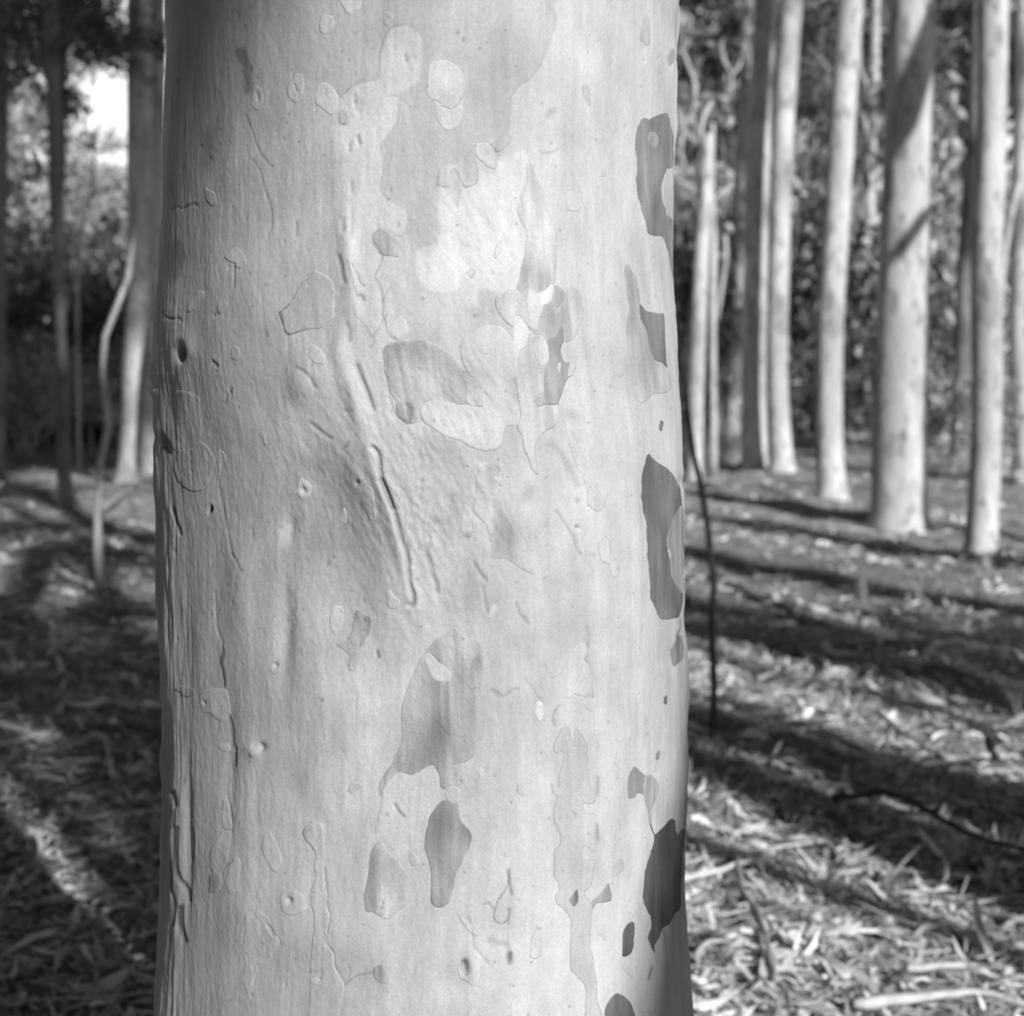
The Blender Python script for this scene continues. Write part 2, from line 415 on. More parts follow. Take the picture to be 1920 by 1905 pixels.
 ([(800,1218),(813,1202),(834,1191),(852,1178),(873,1194),(892,1197),(904,1212),(908,1231),(905,1267),(902,1294),(896,1310),(894,1362),(893,1400),(890,1418),(875,1428),(855,1432),(848,1452),(846,1478),(828,1478),(824,1455),(812,1435),(795,1440),(770,1452),(745,1448),(724,1470),(718,1490),(716,1480),(724,1455),(740,1420),(752,1395),(752,1370),(753,1330),(760,1300),(772,1270),(786,1240)], .82, .3),
 (T('F', [(330,1290),(380,1230),(405,1260),(400,1380),(360,1480),(320,1500),(290,1450)]), .88, .3),
 (T('F', [(855,1320),(880,1315),(900,1335),(950,1315),(985,1330),(970,1370),(900,1405),(870,1390)]), 1.05, .7),
 (T('F', [(1000,1300),(1030,1240),(1090,1165),(1130,1170),(1150,1220),(1130,1290),(1160,1320),(1180,1450),(1150,1540),(1060,1525),(1010,1555),(1000,1450),(1010,1380)]), 1.03, .5),
 (T('F', [(785,1590),(820,1600),(825,1700),(805,1720),(775,1660)]), 1.3, .4),
 (T('F', [(1770,1180),(1780,1140),(1820,1110),(1828,1200),(1820,1280),(1790,1310),(1765,1330),(1752,1230)]), .62, .2),
 (T('F', [(1695,1590),(1705,1555),(1725,1540),(1720,1580),(1710,1610)]), .55, .6),
 (T('F', [(1130,1570),(1160,1550),(1190,1560),(1195,1610),(1170,1640),(1130,1620)]), 1.0, .4),
 (T('E', [(1460,960),(1480,938),(1520,965),(1560,980),(1580,1010),(1565,1090),(1520,1170),(1500,1250),(1495,1310),(1460,1360),(1425,1350),(1420,1260),(1370,1210),(1335,1170),(1400,1145),(1440,1080)]), .72, .3),
 (T('E', [(1290,940),(1320,900),(1370,910),(1385,970),(1370,1050),(1330,1110),(1295,1060)]), 1.03, .5),
 (T('E', [(360,1530),(400,1500),(480,1490),(540,1500),(560,1560),(555,1680),(515,1725),(470,1710),(430,1665),(370,1655)]), 1.08, .4),
 (T('E', [(525,1160),(548,1200),(550,1240),(535,1320),(550,1380),(548,1440),(538,1480),(525,1380),(505,1300),(525,1230)]), .58, .1),
 (T('E', [(865,1330),(890,1285),(925,1310),(928,1360),(890,1390),(868,1370)]), 1.04, .5),
 (T('E', [(1510,90),(1545,40),(1590,70),(1610,200),(1600,290),(1560,280),(1510,190)]), .85, .2),
 (T('G', [(430,740),(470,680),(520,600),(570,590),(570,680),(550,800),(510,880),(470,895),(440,860)]), 1.07, .4),
 (T('G', [(560,860),(590,800),(625,778),(648,810),(640,920),(620,1010),(575,1030),(545,960)]), 1.02, .5),
 (T('G', [(440,905),(500,890),(510,950),(480,1020),(425,1020)]), .8, .2),
 (T('G', [(520,360),(550,370),(570,480),(580,575),(525,565),(512,450)]), .86, .1),
 (T('G', [(560,160),(600,140),(630,250),(620,400),(595,470),(575,420),(550,280)]), 1.03, .4),
 (T('G', [(1150,510),(1220,525),(1250,570),(1250,680),(1240,850),(1265,1000),(1270,1120),(1290,1210),(1255,1330),(1260,1390),(1310,1450),(1330,1560),(1390,1680),(1370,1800),(1330,1950),(1150,1950),(1150,1600),(1160,1400),(1180,1200),(1145,1050),(1180,930),(1190,750),(1170,600)]), .93, .3),
 (T('G', [(1130,535),(1200,525),(1243,565),(1243,680),(1225,870),(1185,860),(1180,720),(1110,640),(1100,590)]), .85, .2),
 (T('G', [(930,1050),(980,1000),(1050,1010),(1105,1060),(1120,1140),(1080,1170),(1015,1190),(960,1160)]), 1.04, .5),
 (T('G', [(810,620),(850,580),(880,620),(930,740),(940,820),(900,880),(850,820),(810,720)]), 1.02, .35),
 (T('G', [(1580,760),(1600,700),(1640,660),(1680,680),(1700,740),(1760,790),(1790,830),(1850,900),(1860,1080),(1740,1180),(1700,1210),(1590,1160),(1550,1150),(1540,1030),(1565,900)]), .92, .45),
 (T('G', [(1600,1570),(1660,1530),(1695,1600),(1690,1660),(1650,1672),(1610,1640)]), .85, .2),
 (T('G', [(690,1180),(760,1150),(840,1200),(870,1300),(925,1360),(880,1450),(830,1550),(760,1590),(720,1700),(700,1745),(670,1650),(690,1560),(670,1450),(690,1300)]), 1.04, .45),
 (T('H', [(60,430),(100,370),(150,360),(220,380),(245,500),(290,560),(325,620),(310,700),(270,760),(220,870),(185,1000),(160,1100),(110,1130),(70,1130),(35,1090),(35,950),(20,800),(-10,700),(10,520)]), .73, .2),
 (T('H', [(135,320),(160,270),(200,262),(240,300),(238,360),(200,390),(160,370)]), .97, .2),
 (T('H', [(965,0),(970,60),(940,180),(925,300),(910,430),(905,500),(930,560),(955,620),(940,690),(910,720),(905,800),(910,890),(940,950),(945,1010),(915,1040),(925,1090),(980,1140),(1025,1200),(1030,1300),(1025,1550),(1060,1600),(1120,1670),(1140,1740),(1140,1960),(1260,1960),(1250,1905),(1215,1800),(1205,1640),(1180,1480),(1160,1400),(1170,1200),(1185,1130),(1150,1075),(1120,1020),(1170,970),(1190,880),(1190,790),(1130,795),(1100,750),(1105,700),(1140,690),(1180,725),(1205,715),(1210,600),(1195,460),(1140,455),(1105,410),(1120,380),(1180,385),(1200,360),(1195,320),(1165,260),(1150,130),(1145,0),(1100,-100),(1060,-140),(1045,-20),(1000,-150),(960,-140),(905,-30),(920,20)]), .94, 1.0),
 (T('H', [(1020,1070),(1050,1020),(1068,1005),(1080,1040),(1080,1090),(1050,1118),(1025,1100)]), .65, .4),
 (T('H', [(1185,1135),(1180,1080),(1210,1065),(1260,1010),(1300,960),(1315,1030),(1305,1080),(1260,1095),(1220,1095)]), .62, .3),
 (T('H', [(1395,1330),(1410,1280),(1450,1240),(1480,1240),(1480,1400),(1460,1460),(1410,1485),(1398,1480)]), .42, .1),
 (T('H', [(1270,1905),(1290,1820),(1350,1745),(1400,1760),(1450,1800),(1480,1860),(1495,1905),(1490,1990),(1400,2060),(1300,2020)]), .42, .1),
 (T('H', [(1440,200),(1480,125),(1520,150),(1565,190),(1550,250),(1560,330),(1520,310),(1480,350),(1445,360),(1438,280)]), .62, .1),
 (T('H', [(1570,190),(1620,200),(1660,260),(1640,340),(1590,440),(1565,380),(1555,280)]), .74, .4),
 (T('H', [(1630,60),(1640,30),(1660,5),(1675,20),(1660,60),(1645,75)]), .6, .3),
 (T('H', [(1600,540),(1620,600),(1640,610),(1680,570),(1720,530),(1750,505),(1775,510),(1780,580),(1800,612),(1830,560),(1846,580),(1844,700),(1830,880),(1815,1000),(1815,1140),(1780,1170),(1740,1240),(1690,1280),(1660,1360),(1630,1400),(1625,1455),(1600,1400),(1580,1350),(1610,1280),(1605,1200),(1570,1130),(1555,1050),(1560,900),(1600,740),(1625,650)]), .36, .1),
 (T('H', [(1325,880),(1340,820),(1380,785),(1410,790),(1410,850),(1370,880),(1350,905),(1325,905)]), .82, .3),
 (T('H', [(745,1400),(760,1340),(790,1258),(805,1265),(815,1330),(830,1390),(815,1470),(775,1500),(745,1480)]), 1.03, .7),
 (T('H', [(215,1560),(240,1480),(290,1430),(350,1440),(400,1500),(390,1600),(350,1680),(300,1665),(235,1620)]), .9, .4),
 (T('H', [(285,1960),(290,1905),(310,1820),(350,1795),(420,1815),(460,1850),(470,1960)]), 1.03, .6),
 (T('H', [(598,1960),(600,1905),(605,1800),(640,1760),(690,1745),(715,1790),(715,1960)]), 1.03, .6),
 (T('H', [(860,1960),(870,1880),(890,1850),(925,1805),(950,1830),(980,1905),(990,1960)]), 1.05, .6),
]
# broad tone differences with a soft or crisp border, mostly part of the bark itself: (outline, tone, border blur in px)
ZONE = [
 ([(764,47),(745,50),(727,60),(716,90),(710,120),(709,143),(700,150),(672,156),(655,166),(640,180),(640,205),(656,215),(654,230),(640,237),(622,237),(617,250),(625,280),(632,310),(632,340),(627,370),(612,395),(608,420),(612,445),(600,480),(620,530),(640,570),(665,600),(700,625),(716,612),(722,590),(712,560),(705,530),(715,500),(712,475),(697,450),(702,432),(725,430),(735,440),(750,443),(760,435),(765,415),(762,393),(750,380),(726,375),(712,354),(717,323),(718,299),(713,273),(726,255),(745,226),(747,181),(780,157),(789,140),(791,80),(779,55)], 1.10, 2.0),
 ([(1024,-40),(1036,18),(1044,34),(1042,50),(1033,71),(1027,92),(1016,118),(1000,142),(991,152),(974,160),(961,178),(958,194),(958,210),(955,236),(954,248),(940,248),(922,260),(906,261),(893,269),(882,285),(869,298),(851,311),(838,309),(823,316),(820,340),(824,370),(820,400),(826,430),(823,455),(800,480),(770,455),(758,440),(765,415),(762,393),(750,380),(726,375),(712,354),(717,323),(718,299),(713,273),(726,255),(745,226),(747,181),(780,157),(789,140),(791,80),(779,55),(764,47),(745,50),(727,60),(716,90),(710,120),(706,148),(680,153),(663,165),(636,182),(622,160),(560,150),(520,100),(520,-40)], .90, 2.2),
 ([(820,316),(840,360),(860,390),(870,345),(893,345),(900,318),(925,330),(940,294),(960,290),(980,282),(990,300),(985,330),(975,360),(968,395),(985,420),(986,470),(978,510),(972,540),(960,545),(942,550),(925,548),(908,540),(897,543),(895,576),(885,560),(880,530),(866,514),(861,537),(845,548),(820,545),(800,543),(780,510),(778,480),(790,465),(812,460),(826,435),(820,400)], 1.17, 2.0),
 ([(450/3.81+780,450+350/3.81),(930,548),(945,565),(960,600),(962,632),(945,620),(930,610),(905,610),(895,618),(875,630),(852,608),(858,578),(880,578),(897,578)], .95, 2.0),
 ([(560,850),(640,830),(690,870),(720,960),(730,1060),(725,1160),(715,1230),(660,1160),(600,1090),(545,1040),(540,930)], .64, 46),  # grey bark tone plus painted shade of the hollow
 ([(640,850),(690,860),(715,960),(722,1060),(700,1140),(670,1060),(640,960)], .87, 16),
 ([(300,440),(345,430),(400,600),(420,900),(400,1000),(330,980),(300,700)], .93, 20),
 ([(420,200),(600,190),(620,330),(560,420),(440,400)], .93, 25), ([(560,420),(620,420),(640,520),(560,560),(520,500)], .94, 12),
 ([(730,790),(790,800),(880,860),(880,960),(800,1000),(740,900)], .95, 10),
 ([(800,1080),(900,1090),(950,1160),(930,1240),(910,1180),(850,1160)], .95, 12),
 ([(360,1350),(430,1350),(440,1700),(430,1880),(390,1700),(370,1500)], .93, 12),
 ([(715,1490),(730,1460),(760,1445),(800,1442),(825,1470),(800,1580),(760,1600),(745,1610),(730,1580),(712,1560)], 1.08, 3),
 ([(560,1790),(640,1780),(700,1780),(735,1830),(720,1860),(690,1880),(640,1905),(600,1940),(560,1900)], .88, 14),
 ([(520,1120),(545,1110),(560,1250),(540,1350),(520,1250)], .88, 10),
 ([(440,95),(460,90),(470,130),(472,170),(458,175),(455,130)], .6, 4),
 ([(383,250),(402,240),(400,300),(385,310)], .7, 10),
 ([(315,460),(335,450),(345,480),(335,520),(318,530)], .7, 6),
 ([(560,1455),(580,1450),(600,1540),(590,1640),(575,1560)], .9, 8),
 ([(1035,1450),(1060,1440),(1062,1560),(1040,1600),(1020,1520)], .88, 18),
]
# cracks, seams and scars: (polyline, half width px, depth mm, darkening)
LINE = [
 ([(1024,5),(1036,18),(1044,34),(1042,50),(1033,71),(1027,92),(1016,118),(1000,142),(991,152),(974,160),(961,178),(958,194),(958,210),(955,236),(954,248)], 1.8, .3, .16),
 (T('A', [(1700,690),(1780,690),(1770,860),(1700,970),(1650,1040),(1670,1140),(1665,1230),(1645,1350),(1700,1430),(1760,1455),(1820,1490),(1845,1560),(1835,1640),(1800,1690),(1750,1680),(1710,1640)]), 1.8, .3, .15),
 (T('A', [(1905,230),(1870,185),(1780,180),(1720,205),(1670,290),(1640,400),(1640,540),(1600,575),(1500,590),(1440,620),(1360,695),(1330,650)]), 2.2, .3, .2),
 (T('A', [(680,820),(710,880),(740,960),(760,1020),(790,1090),(840,1160),(870,1190)]), 2, .6, .35),
 (T('A', [(740,1140),(790,1230),(820,1350),(870,1500),(875,1650)]), 2, .5, .25),
 (T('A', [(160,1490),(200,1475),(230,1490),(280,1465),(330,1455),(345,1480)]), 2, .7, .45),
 (T('A', [(1320,1160),(1440,1155),(1520,1180),(1560,1200)]), 1.8, .3, .18),
 (T('A', [(1430,1030),(1425,1080)]), 4, 1.8, .3), (T('A', [(1485,980),(1500,1030)]), 4, 1.5, .25),
 (T('A', [(1465,690),(1480,740),(1485,790)]), 4, 1.5, .25), (T('A', [(1440,1310),(1445,1380)]), 4, 1.4, .15),
 (T('A', [(1385,1570),(1385,1650)]), 5, 2.4, .2), (T('A', [(1445,1500),(1440,1690)]), 4, 1.5, .15),
 (T('A', [(1825,395),(1835,440)]), 3, 1.2, .3), (T('A', [(1048,1590),(1050,1690)]), 2.4, .7, .35),
 (T('A', [(1040,610),(1045,650)]), 2.4, 1, .5), (T('A', [(768,670),(772,710)]), 3, 1.2, .6),
 (T('A', [(1258,650),(1265,700)]), 2.4, .8, .3), (T('A', [(1775,1590),(1777,1620)]), 2.4, .8, .35),
 (T('B', [(1080,1200),(1150,1330),(1200,1480),(1220,1600)]), 2.5, .5, .1),
 (T('C', [(1350,120),(1370,180),(1380,250),(1400,300)]), 5, 2.4, .3), (T('C', [(1410,600),(1430,640),(1428,720)]), 4.5, 2.4, .45),
 (T('C', [(1415,150),(1440,250),(1465,340),(1485,390)]), 3, 1.1, .3), (T('C', [(1490,400),(1515,395),(1530,430)]), 2.4, 1, .5),
 (T('C', [(1460,470),(1470,540),(1520,590),(1570,660),(1600,700),(1600,740),(1570,770)]), 2.2, .8, .4),
 (T('C', [(1600,690),(1640,620),(1690,530),(1665,440),(1660,350),(1610,260),(1650,180),(1660,110),(1590,20)]), 1.9, .4, .3),
 (T('C', [(620,170),(620,340)]), 2, .8, .4), (T('C', [(100,510),(130,555),(180,565),(210,555),(235,580)]), 2.2, .8, .5),
 (T('C', [(1060,910),(1130,950),(1170,1000),(1190,1050)]), 3, 1.1, .3), (T('C', [(1150,1310),(1220,1370),(1290,1420)]), 3.4, 1.2, .35),
 (T('C', [(1370,1500),(1400,1470),(1420,1440)]), 2.4, .8, .35),
 (T('C', [(1390,1215),(1420,1230),(1455,1220)]), 2.2, .6, .3),
 (T('C', [(470,870),(495,900)]), 3, 1.5, .6), (T('C', [(555,1170),(570,1110),(600,1060)]), 2.4, .7, .3),
 (T('C', [(1700,820),(1690,950),(1715,1050),(1720,1130),(1770,1260),(1860,1310)]), 1.9, .5, .3),
 (T('C', [(1480,905),(1500,960),(1530,1040),(1560,1110),(1590,1200)]), 6, 3.0, .35),
 (T('C', [(1595,1480),(1630,1520),(1645,1600),(1650,1680),(1690,1770),(1715,1850),(1735,1920)]), 5.5, 3.4, .5),
 (T('E', [(1650,0),(1700,110),(1740,200),(1770,320),(1800,430),(1840,540),(1850,650),(1860,740),(1885,830),(1880,890),(1860,895)]), 5.2, 3.4, .5),
 (T('F', [(0,480),(20,600),(60,720),(75,800)]), 4, 1.4, .3),
 (T('F', [(920,220),(980,300),(1040,400),(1095,530)]), 3, .8, .25), (T('D', [(980,1480),(1050,1570),(1110,1670),(1150,1760)]), 7, 1.4, .15),
 (T('F', [(340,590),(380,660),(430,720)]), 3.2, 1, .3), (T('F', [(400,760),(420,880),(440,960)]), 3, .8, .2),
 (T('F', [(640,880),(670,960),(700,990),(730,1030)]), 2.4, .7, .3),
 (T('F', [(470,1500),(540,1550),(600,1510),(650,1490)]), 3, .8, .25), (T('F', [(700,1420),(760,1500),(820,1590)]), 2.2, .5, .2),
 (T('F', [(905,1750),(900,1680),(940,1610),(970,1610)]), 2, .4, .35), (T('F', [(70,1730),(130,1800),(160,1830),(260,1840)]), 2, .4, .25),
 (T('F', [(1150,1540),(1190,1560),(1180,1460),(1160,1330),(1130,1290),(1150,1210),(1170,1130),(1150,1040)]), 1.8, .4, .22),
 (T('F', [(1800,970),(1812,900),(1815,830),(1790,780)]), 2.2, 1.0, .6), (T('F', [(1812,1000),(1815,1060),(1790,1120)]), 2.2, .9, .6),
 (T('F', [(245,1250),(250,1400),(240,1600),(245,1720)]), 2.4, .5, .25),
 (T('E', [(160,200),(190,290),(215,390)]), 3, 1.8, .6), (T('E', [(470,800),(475,900),(490,1060),(525,1160)]), 2.4, .7, .25),
 (T('E', [(552,1690),(570,1760),(582,1905)]), 3, 1.0, .45), (T('G', [(600,0),(595,80),(580,160)]), 3.4, 1.1, .5), (T('G', [(580,480),(582,590)]), 2.2, .6, .4),
 (T('E', [(600,530),(640,590),(670,650)]), 2.6, .7, .3), (T('E', [(500,50),(540,260),(580,440),(600,540)]), 2.6, .6, .2),
 (T('E', [(1620,1230),(1635,1270)]), 3, 1.4, .6), (T('E', [(430,230),(445,195)]), 3.2, 1.5, .8),
 (T('G', [(205,560),(205,860),(260,1000),(275,1080)]), 3.4, 1.8, .6), (T('G', [(300,560),(310,680),(290,800)]), 3, 1.1, .4),
 (T('G', [(220,1130),(222,1250),(250,1370)]), 4.5, 2.2, .7), (T('G', [(160,800),(170,1000),(190,1100),(180,1250)]), 3.5, 1.6, .6),
 (T('G', [(175,300),(195,400)]), 4, 2, .6), (T('G', [(855,1270),(885,1330)]), 2.6, 1, .5), (T('G', [(475,880),(530,850),(590,800)]), 2.2, .6, .4),
 (T('G', [(1140,1595),(1200,1600),(1270,1570)]), 2.4, .6, .35), (T('G', [(1400,1680),(1480,1620),(1580,1600)]), 2.4, .6, .3),
 (T('G', [(1250,850),(1265,1000),(1270,1120),(1290,1210),(1255,1330),(1260,1390),(1310,1450),(1330,1560),(1390,1680)]), 2, .6, .4),
 (T('G', [(1650,330),(1645,260),(1690,170),(1800,40)]), 2.4, .6, .4), (T('G', [(1750,390),(1780,440),(1820,480)]), 2.6, 1, .5),
 (T('G', [(1540,1030),(1565,900),(1580,780)]), 2.2, .7, .3), (T('G', [(1615,600),(1610,560),(1640,460),(1660,340)]), 1.9, .4, .25),
 (T('H', [(1595,440),(1600,540)]), 2.6, .9, .5), (T('H', [(1610,1560),(1590,1640)]), 2.4, .8, .5), (T('H', [(1700,1280),(1710,1400)]), 2, .6, .4),
 (T('H', [(300,1200),(330,1350),(350,1430),(430,1520)]), 3, .8, .25), (T('H', [(575,860),(590,950),(605,1030)]), 2.2, .6, .5),
 (T('H', [(590,860),(585,930),(560,1010),(510,1080),(490,1150),(480,1180)]), 1.9, .5, .45), (T('H', [(595,1150),(580,1230),(540,1255),(500,1240),(480,1200)]), 1.9, .5, .45),
 (T('H', [(410,1110),(440,1095),(475,1135)]), 1.9, .4, .4), (T('H', [(600,1460),(585,1530)]), 4, 1.4, .5), (T('H', [(265,1530),(275,1580)]), 5, 2.5, .6),
 (T('H', [(450,1380),(520,1400),(570,1410)]), 6, 1.4, .2), (T('H', [(1225,200),(1220,330)]), 3.5, .5, .3), (T('H', [(1210,560),(1215,640)]), 5, .8, .5),
 (T('H', [(1045,455),(1050,480)]), 3.5, .5, .6),
]
# knots, dimples, swellings: (px, py, rx, ry, tilt deg, height mm, tone)
BLOB = [
 (283, 700, 7, 16, 0, 5.0, 1), (287, 735, 6, 10, 0, 2.5, 1), (291, 820, 6, 14, 0, -3, 1), (300, 1420, 7, 30, 0, 3, 1), (1268, 245, 6, 20, 0, 1.5, 1), (1278, 905, 6, 12, 0, -2.5, 1), (1284, 1160, 6, 30, 0, -2, 1),
 (341, 661, 9, 15, 0, -9, .28), (350, 655, 24, 30, 0, 3.0, 1.0), (590, 700, 42, 60, -25, 5.0, 1.04), (562, 726, 22, 26, 0, 2.5, 1.04),
 (640, 990, 85, 150, -22, -9.0, 1.0), (700, 1180, 60, 90, 0, -3, 1), (655, 500, 16, 110, -4, 3.5, 1.02), (640, 650, 18, 45, 0, 2.6, 1.05),
 (660, 730, 16, 80, -18, 3.4, 1.05), (712, 915, 13, 80, -20, 2.4, 1.0), (745, 1030, 12, 90, -18, 1.9, 1.0), (780, 640, 60, 70, 0, 1.5, 1.0), (850, 820, 80, 40, 10, 2.5, 1.0),
 (540, 992, 14, 30, 4, -3.5, 1.2), (476, 1406, 20, 18, 0, 2.2, 1.05), (488, 1402, 9, 9, 0, -3.5, .85), (564, 919, 6, 6, 0, -2.5, .55), (565, 918, 20, 26, 0, 1.5, 1),
 (515, 1247, 4, 5, 0, -2, .55), (382, 1318, 3, 4, 0, -1.5, .6), (542, 1688, 5, 6, 0, -2.5, .6), (870, 1811, 7, 12, 0, -5, .5), (868, 1815, 24, 30, 0, 2.5, 1),
 (956, 1795, 16, 20, 0, 2, 1), (953, 1795, 6, 12, 0, -3, .7), (1083, 990, 4, 4, 0, -3, .15), (990, 935, 14, 22, 20, -3.5, .9), (985, 945, 45, 60, 0, 3, 1),
 (668, 905, 5, 5, 0, -2.5, .5), (665, 895, 20, 34, -12, 2.5, 1), (875, 1006, 5, 6, 0, -2, .6), (822, 970, 14, 10, 0, 1, .85), (745, 1120, 40, 60, 0, 2, 1), (1075, 785, 16, 10, 30, -1.6, .85),
 (836, 168, 20, 26, 0, 2.2, 1.05), (1035, 215, 12, 8, -50, -1.5, .85), (870, 75, 3, 4, 0, -1, .6), (858, 62, 3, 5, 0, -1, .65), (1010, 400, 30, 70, -12, 2, 1), (1060, 350, 26, 90, -20, 2, 1), (930, 420, 60, 60, 0, 2.5, 1), (935, 300, 30, 16, 30, -1.5, 1),
 (900, 670, 34, 34, 0, 2.5, 1.02), (455, 1130, 30, 120, 0, 3, 1.02), (535, 1190, 16, 100, 2, -3.5, .97), (600, 1300, 40, 150, 0, 3, 1.0), (680, 1350, 50, 100, 0, 2, 1.02), (430, 1450, 14, 120, 0, -2.5, .98),
 (345, 1200, 22, 120, 0, -3, 1), (320, 760, 14, 60, 0, -3, 1), (400, 700, 50, 160, 0, 2, 1), (470, 560, 60, 140, 0, 2.5, 1), (1110, 1460, 18, 60, 0, -1.5, .95), (840, 1880, 120, 50, 0, 3, 1), (930, 1750, 60, 40, 0, -3, 1),
 (1065, 1500, 60, 200, 0, 1.5, 1), (330, 1650, 12, 200, 0, 3.0, 1), (352, 1560, 7, 120, 0, -3, .95), (1200, 600, 40, 200, 0, 1.5, 1),
 (395, 955, 3, 5, 20, -2, .25), (619, 1046, 2, 2, 0, -1, .3), (436, 735, 2, 3, 0, -1, .3),
]

def poly_sd(U, V, P):          # signed distance (negative inside) of points to a closed polygon
    P = np.asarray(P, float); Qn = np.roll(P, -1, 0)
    best = np.full(U.shape, 1e9); ins = np.zeros(U.shape, bool)
    for (x0, y0), (x1, y1) in zip(P, Qn):
        dx, dy = x1 - x0, y1 - y0; L = dx * dx + dy * dy + 1e-9
        t = np.clip(((U - x0) * dx + (V - y0) * dy) / L, 0, 1)
        best = np.minimum(best, (U - x0 - t * dx) ** 2 + (V - y0 - t * dy) ** 2)
        if y0 != y1:
            c = ((y0 > V) != (y1 > V)) & (U < (x1 - x0) * (V - y0) / (y1 - y0) + x0)
            ins ^= c
    d = np.sqrt(best)
    return np.where(ins, -d, d)

def line_d(U, V, P):
    best = np.full(U.shape, 1e9)
    for (x0, y0), (x1, y1) in zip(P[:-1], P[1:]):
        dx, dy = x1 - x0, y1 - y0; L = dx * dx + dy * dy + 1e-9
        t = np.clip(((U - x0) * dx + (V - y0) * dy) / L, 0, 1)
        best = np.minimum(best, (U - x0 - t * dx) ** 2 + (V - y0 - t * dy) ** 2)
    return np.sqrt(best)

_rp = np.random.RandomState(5)
for _i in range(70):            # many faint small scales, lenticels and stains between the big flakes
    _x, _y = _rp.uniform(345, 1245), _rp.uniform(10, 1895); _a, _b = 5 + 13 * _rp.rand() ** 2, 8 + 24 * _rp.rand() ** 2; _t = _rp.randn() * .35; _h = _rp.rand(4) * 6.28
    _c = [(math.cos(q) * _a * (1 + .2 * math.cos(2 * q + _h[0]) + .14 * math.cos(3 * q + _h[1]) + .08 * math.cos(5 * q + _h[2])), math.sin(q) * _b * (1 + .2 * math.cos(2 * q + _h[0]) + .14 * math.cos(3 * q + _h[1]))) for q in np.linspace(0, 6.283, 15)[:-1]]
    _c = [(_x + u * math.cos(_t) - v * math.sin(_t), _y + u * math.sin(_t) + v * math.cos(_t)) for u, v in _c]
    if not any(abs(np.mean([p[0] for p in P]) - _x) < 45 and abs(np.mean([p[1] for p in P]) - _y) < 55 for P, _, _ in PATCH):
        PATCH.append((_c, .94 + .10 * _rp.rand(), .12 + .4 * _rp.rand() ** 2))
for _i in range(55):
    _x, _y = _rp.uniform(330, 1260), _rp.uniform(0, 1905); _a, _b = 12 + 45 * _rp.rand(), 25 + 110 * _rp.rand(); _t = _rp.randn() * .15
    _c = [(_x + math.cos(q) * _a * (1 + .25 * _rp.randn()), _y + math.sin(q) * _b * (1 + .25 * _rp.randn())) for q in np.linspace(0, 6.283, 10)[:-1]]
    ZONE.append((_c, .93 + .11 * _rp.rand(), 2.5 + 12 * _rp.rand()))
for _i in range(170):
    _z = 1.2 + 2.0 * _rp.rand() ** 2
    BLOB.append((_rp.uniform(320, 1270), _rp.uniform(0, 1905), _z, _z * (1 + 1.2 * _rp.rand()), _rp.randn() * 20, -.3 - .7 * _rp.rand(), .6 + .3 * _rp.rand()))

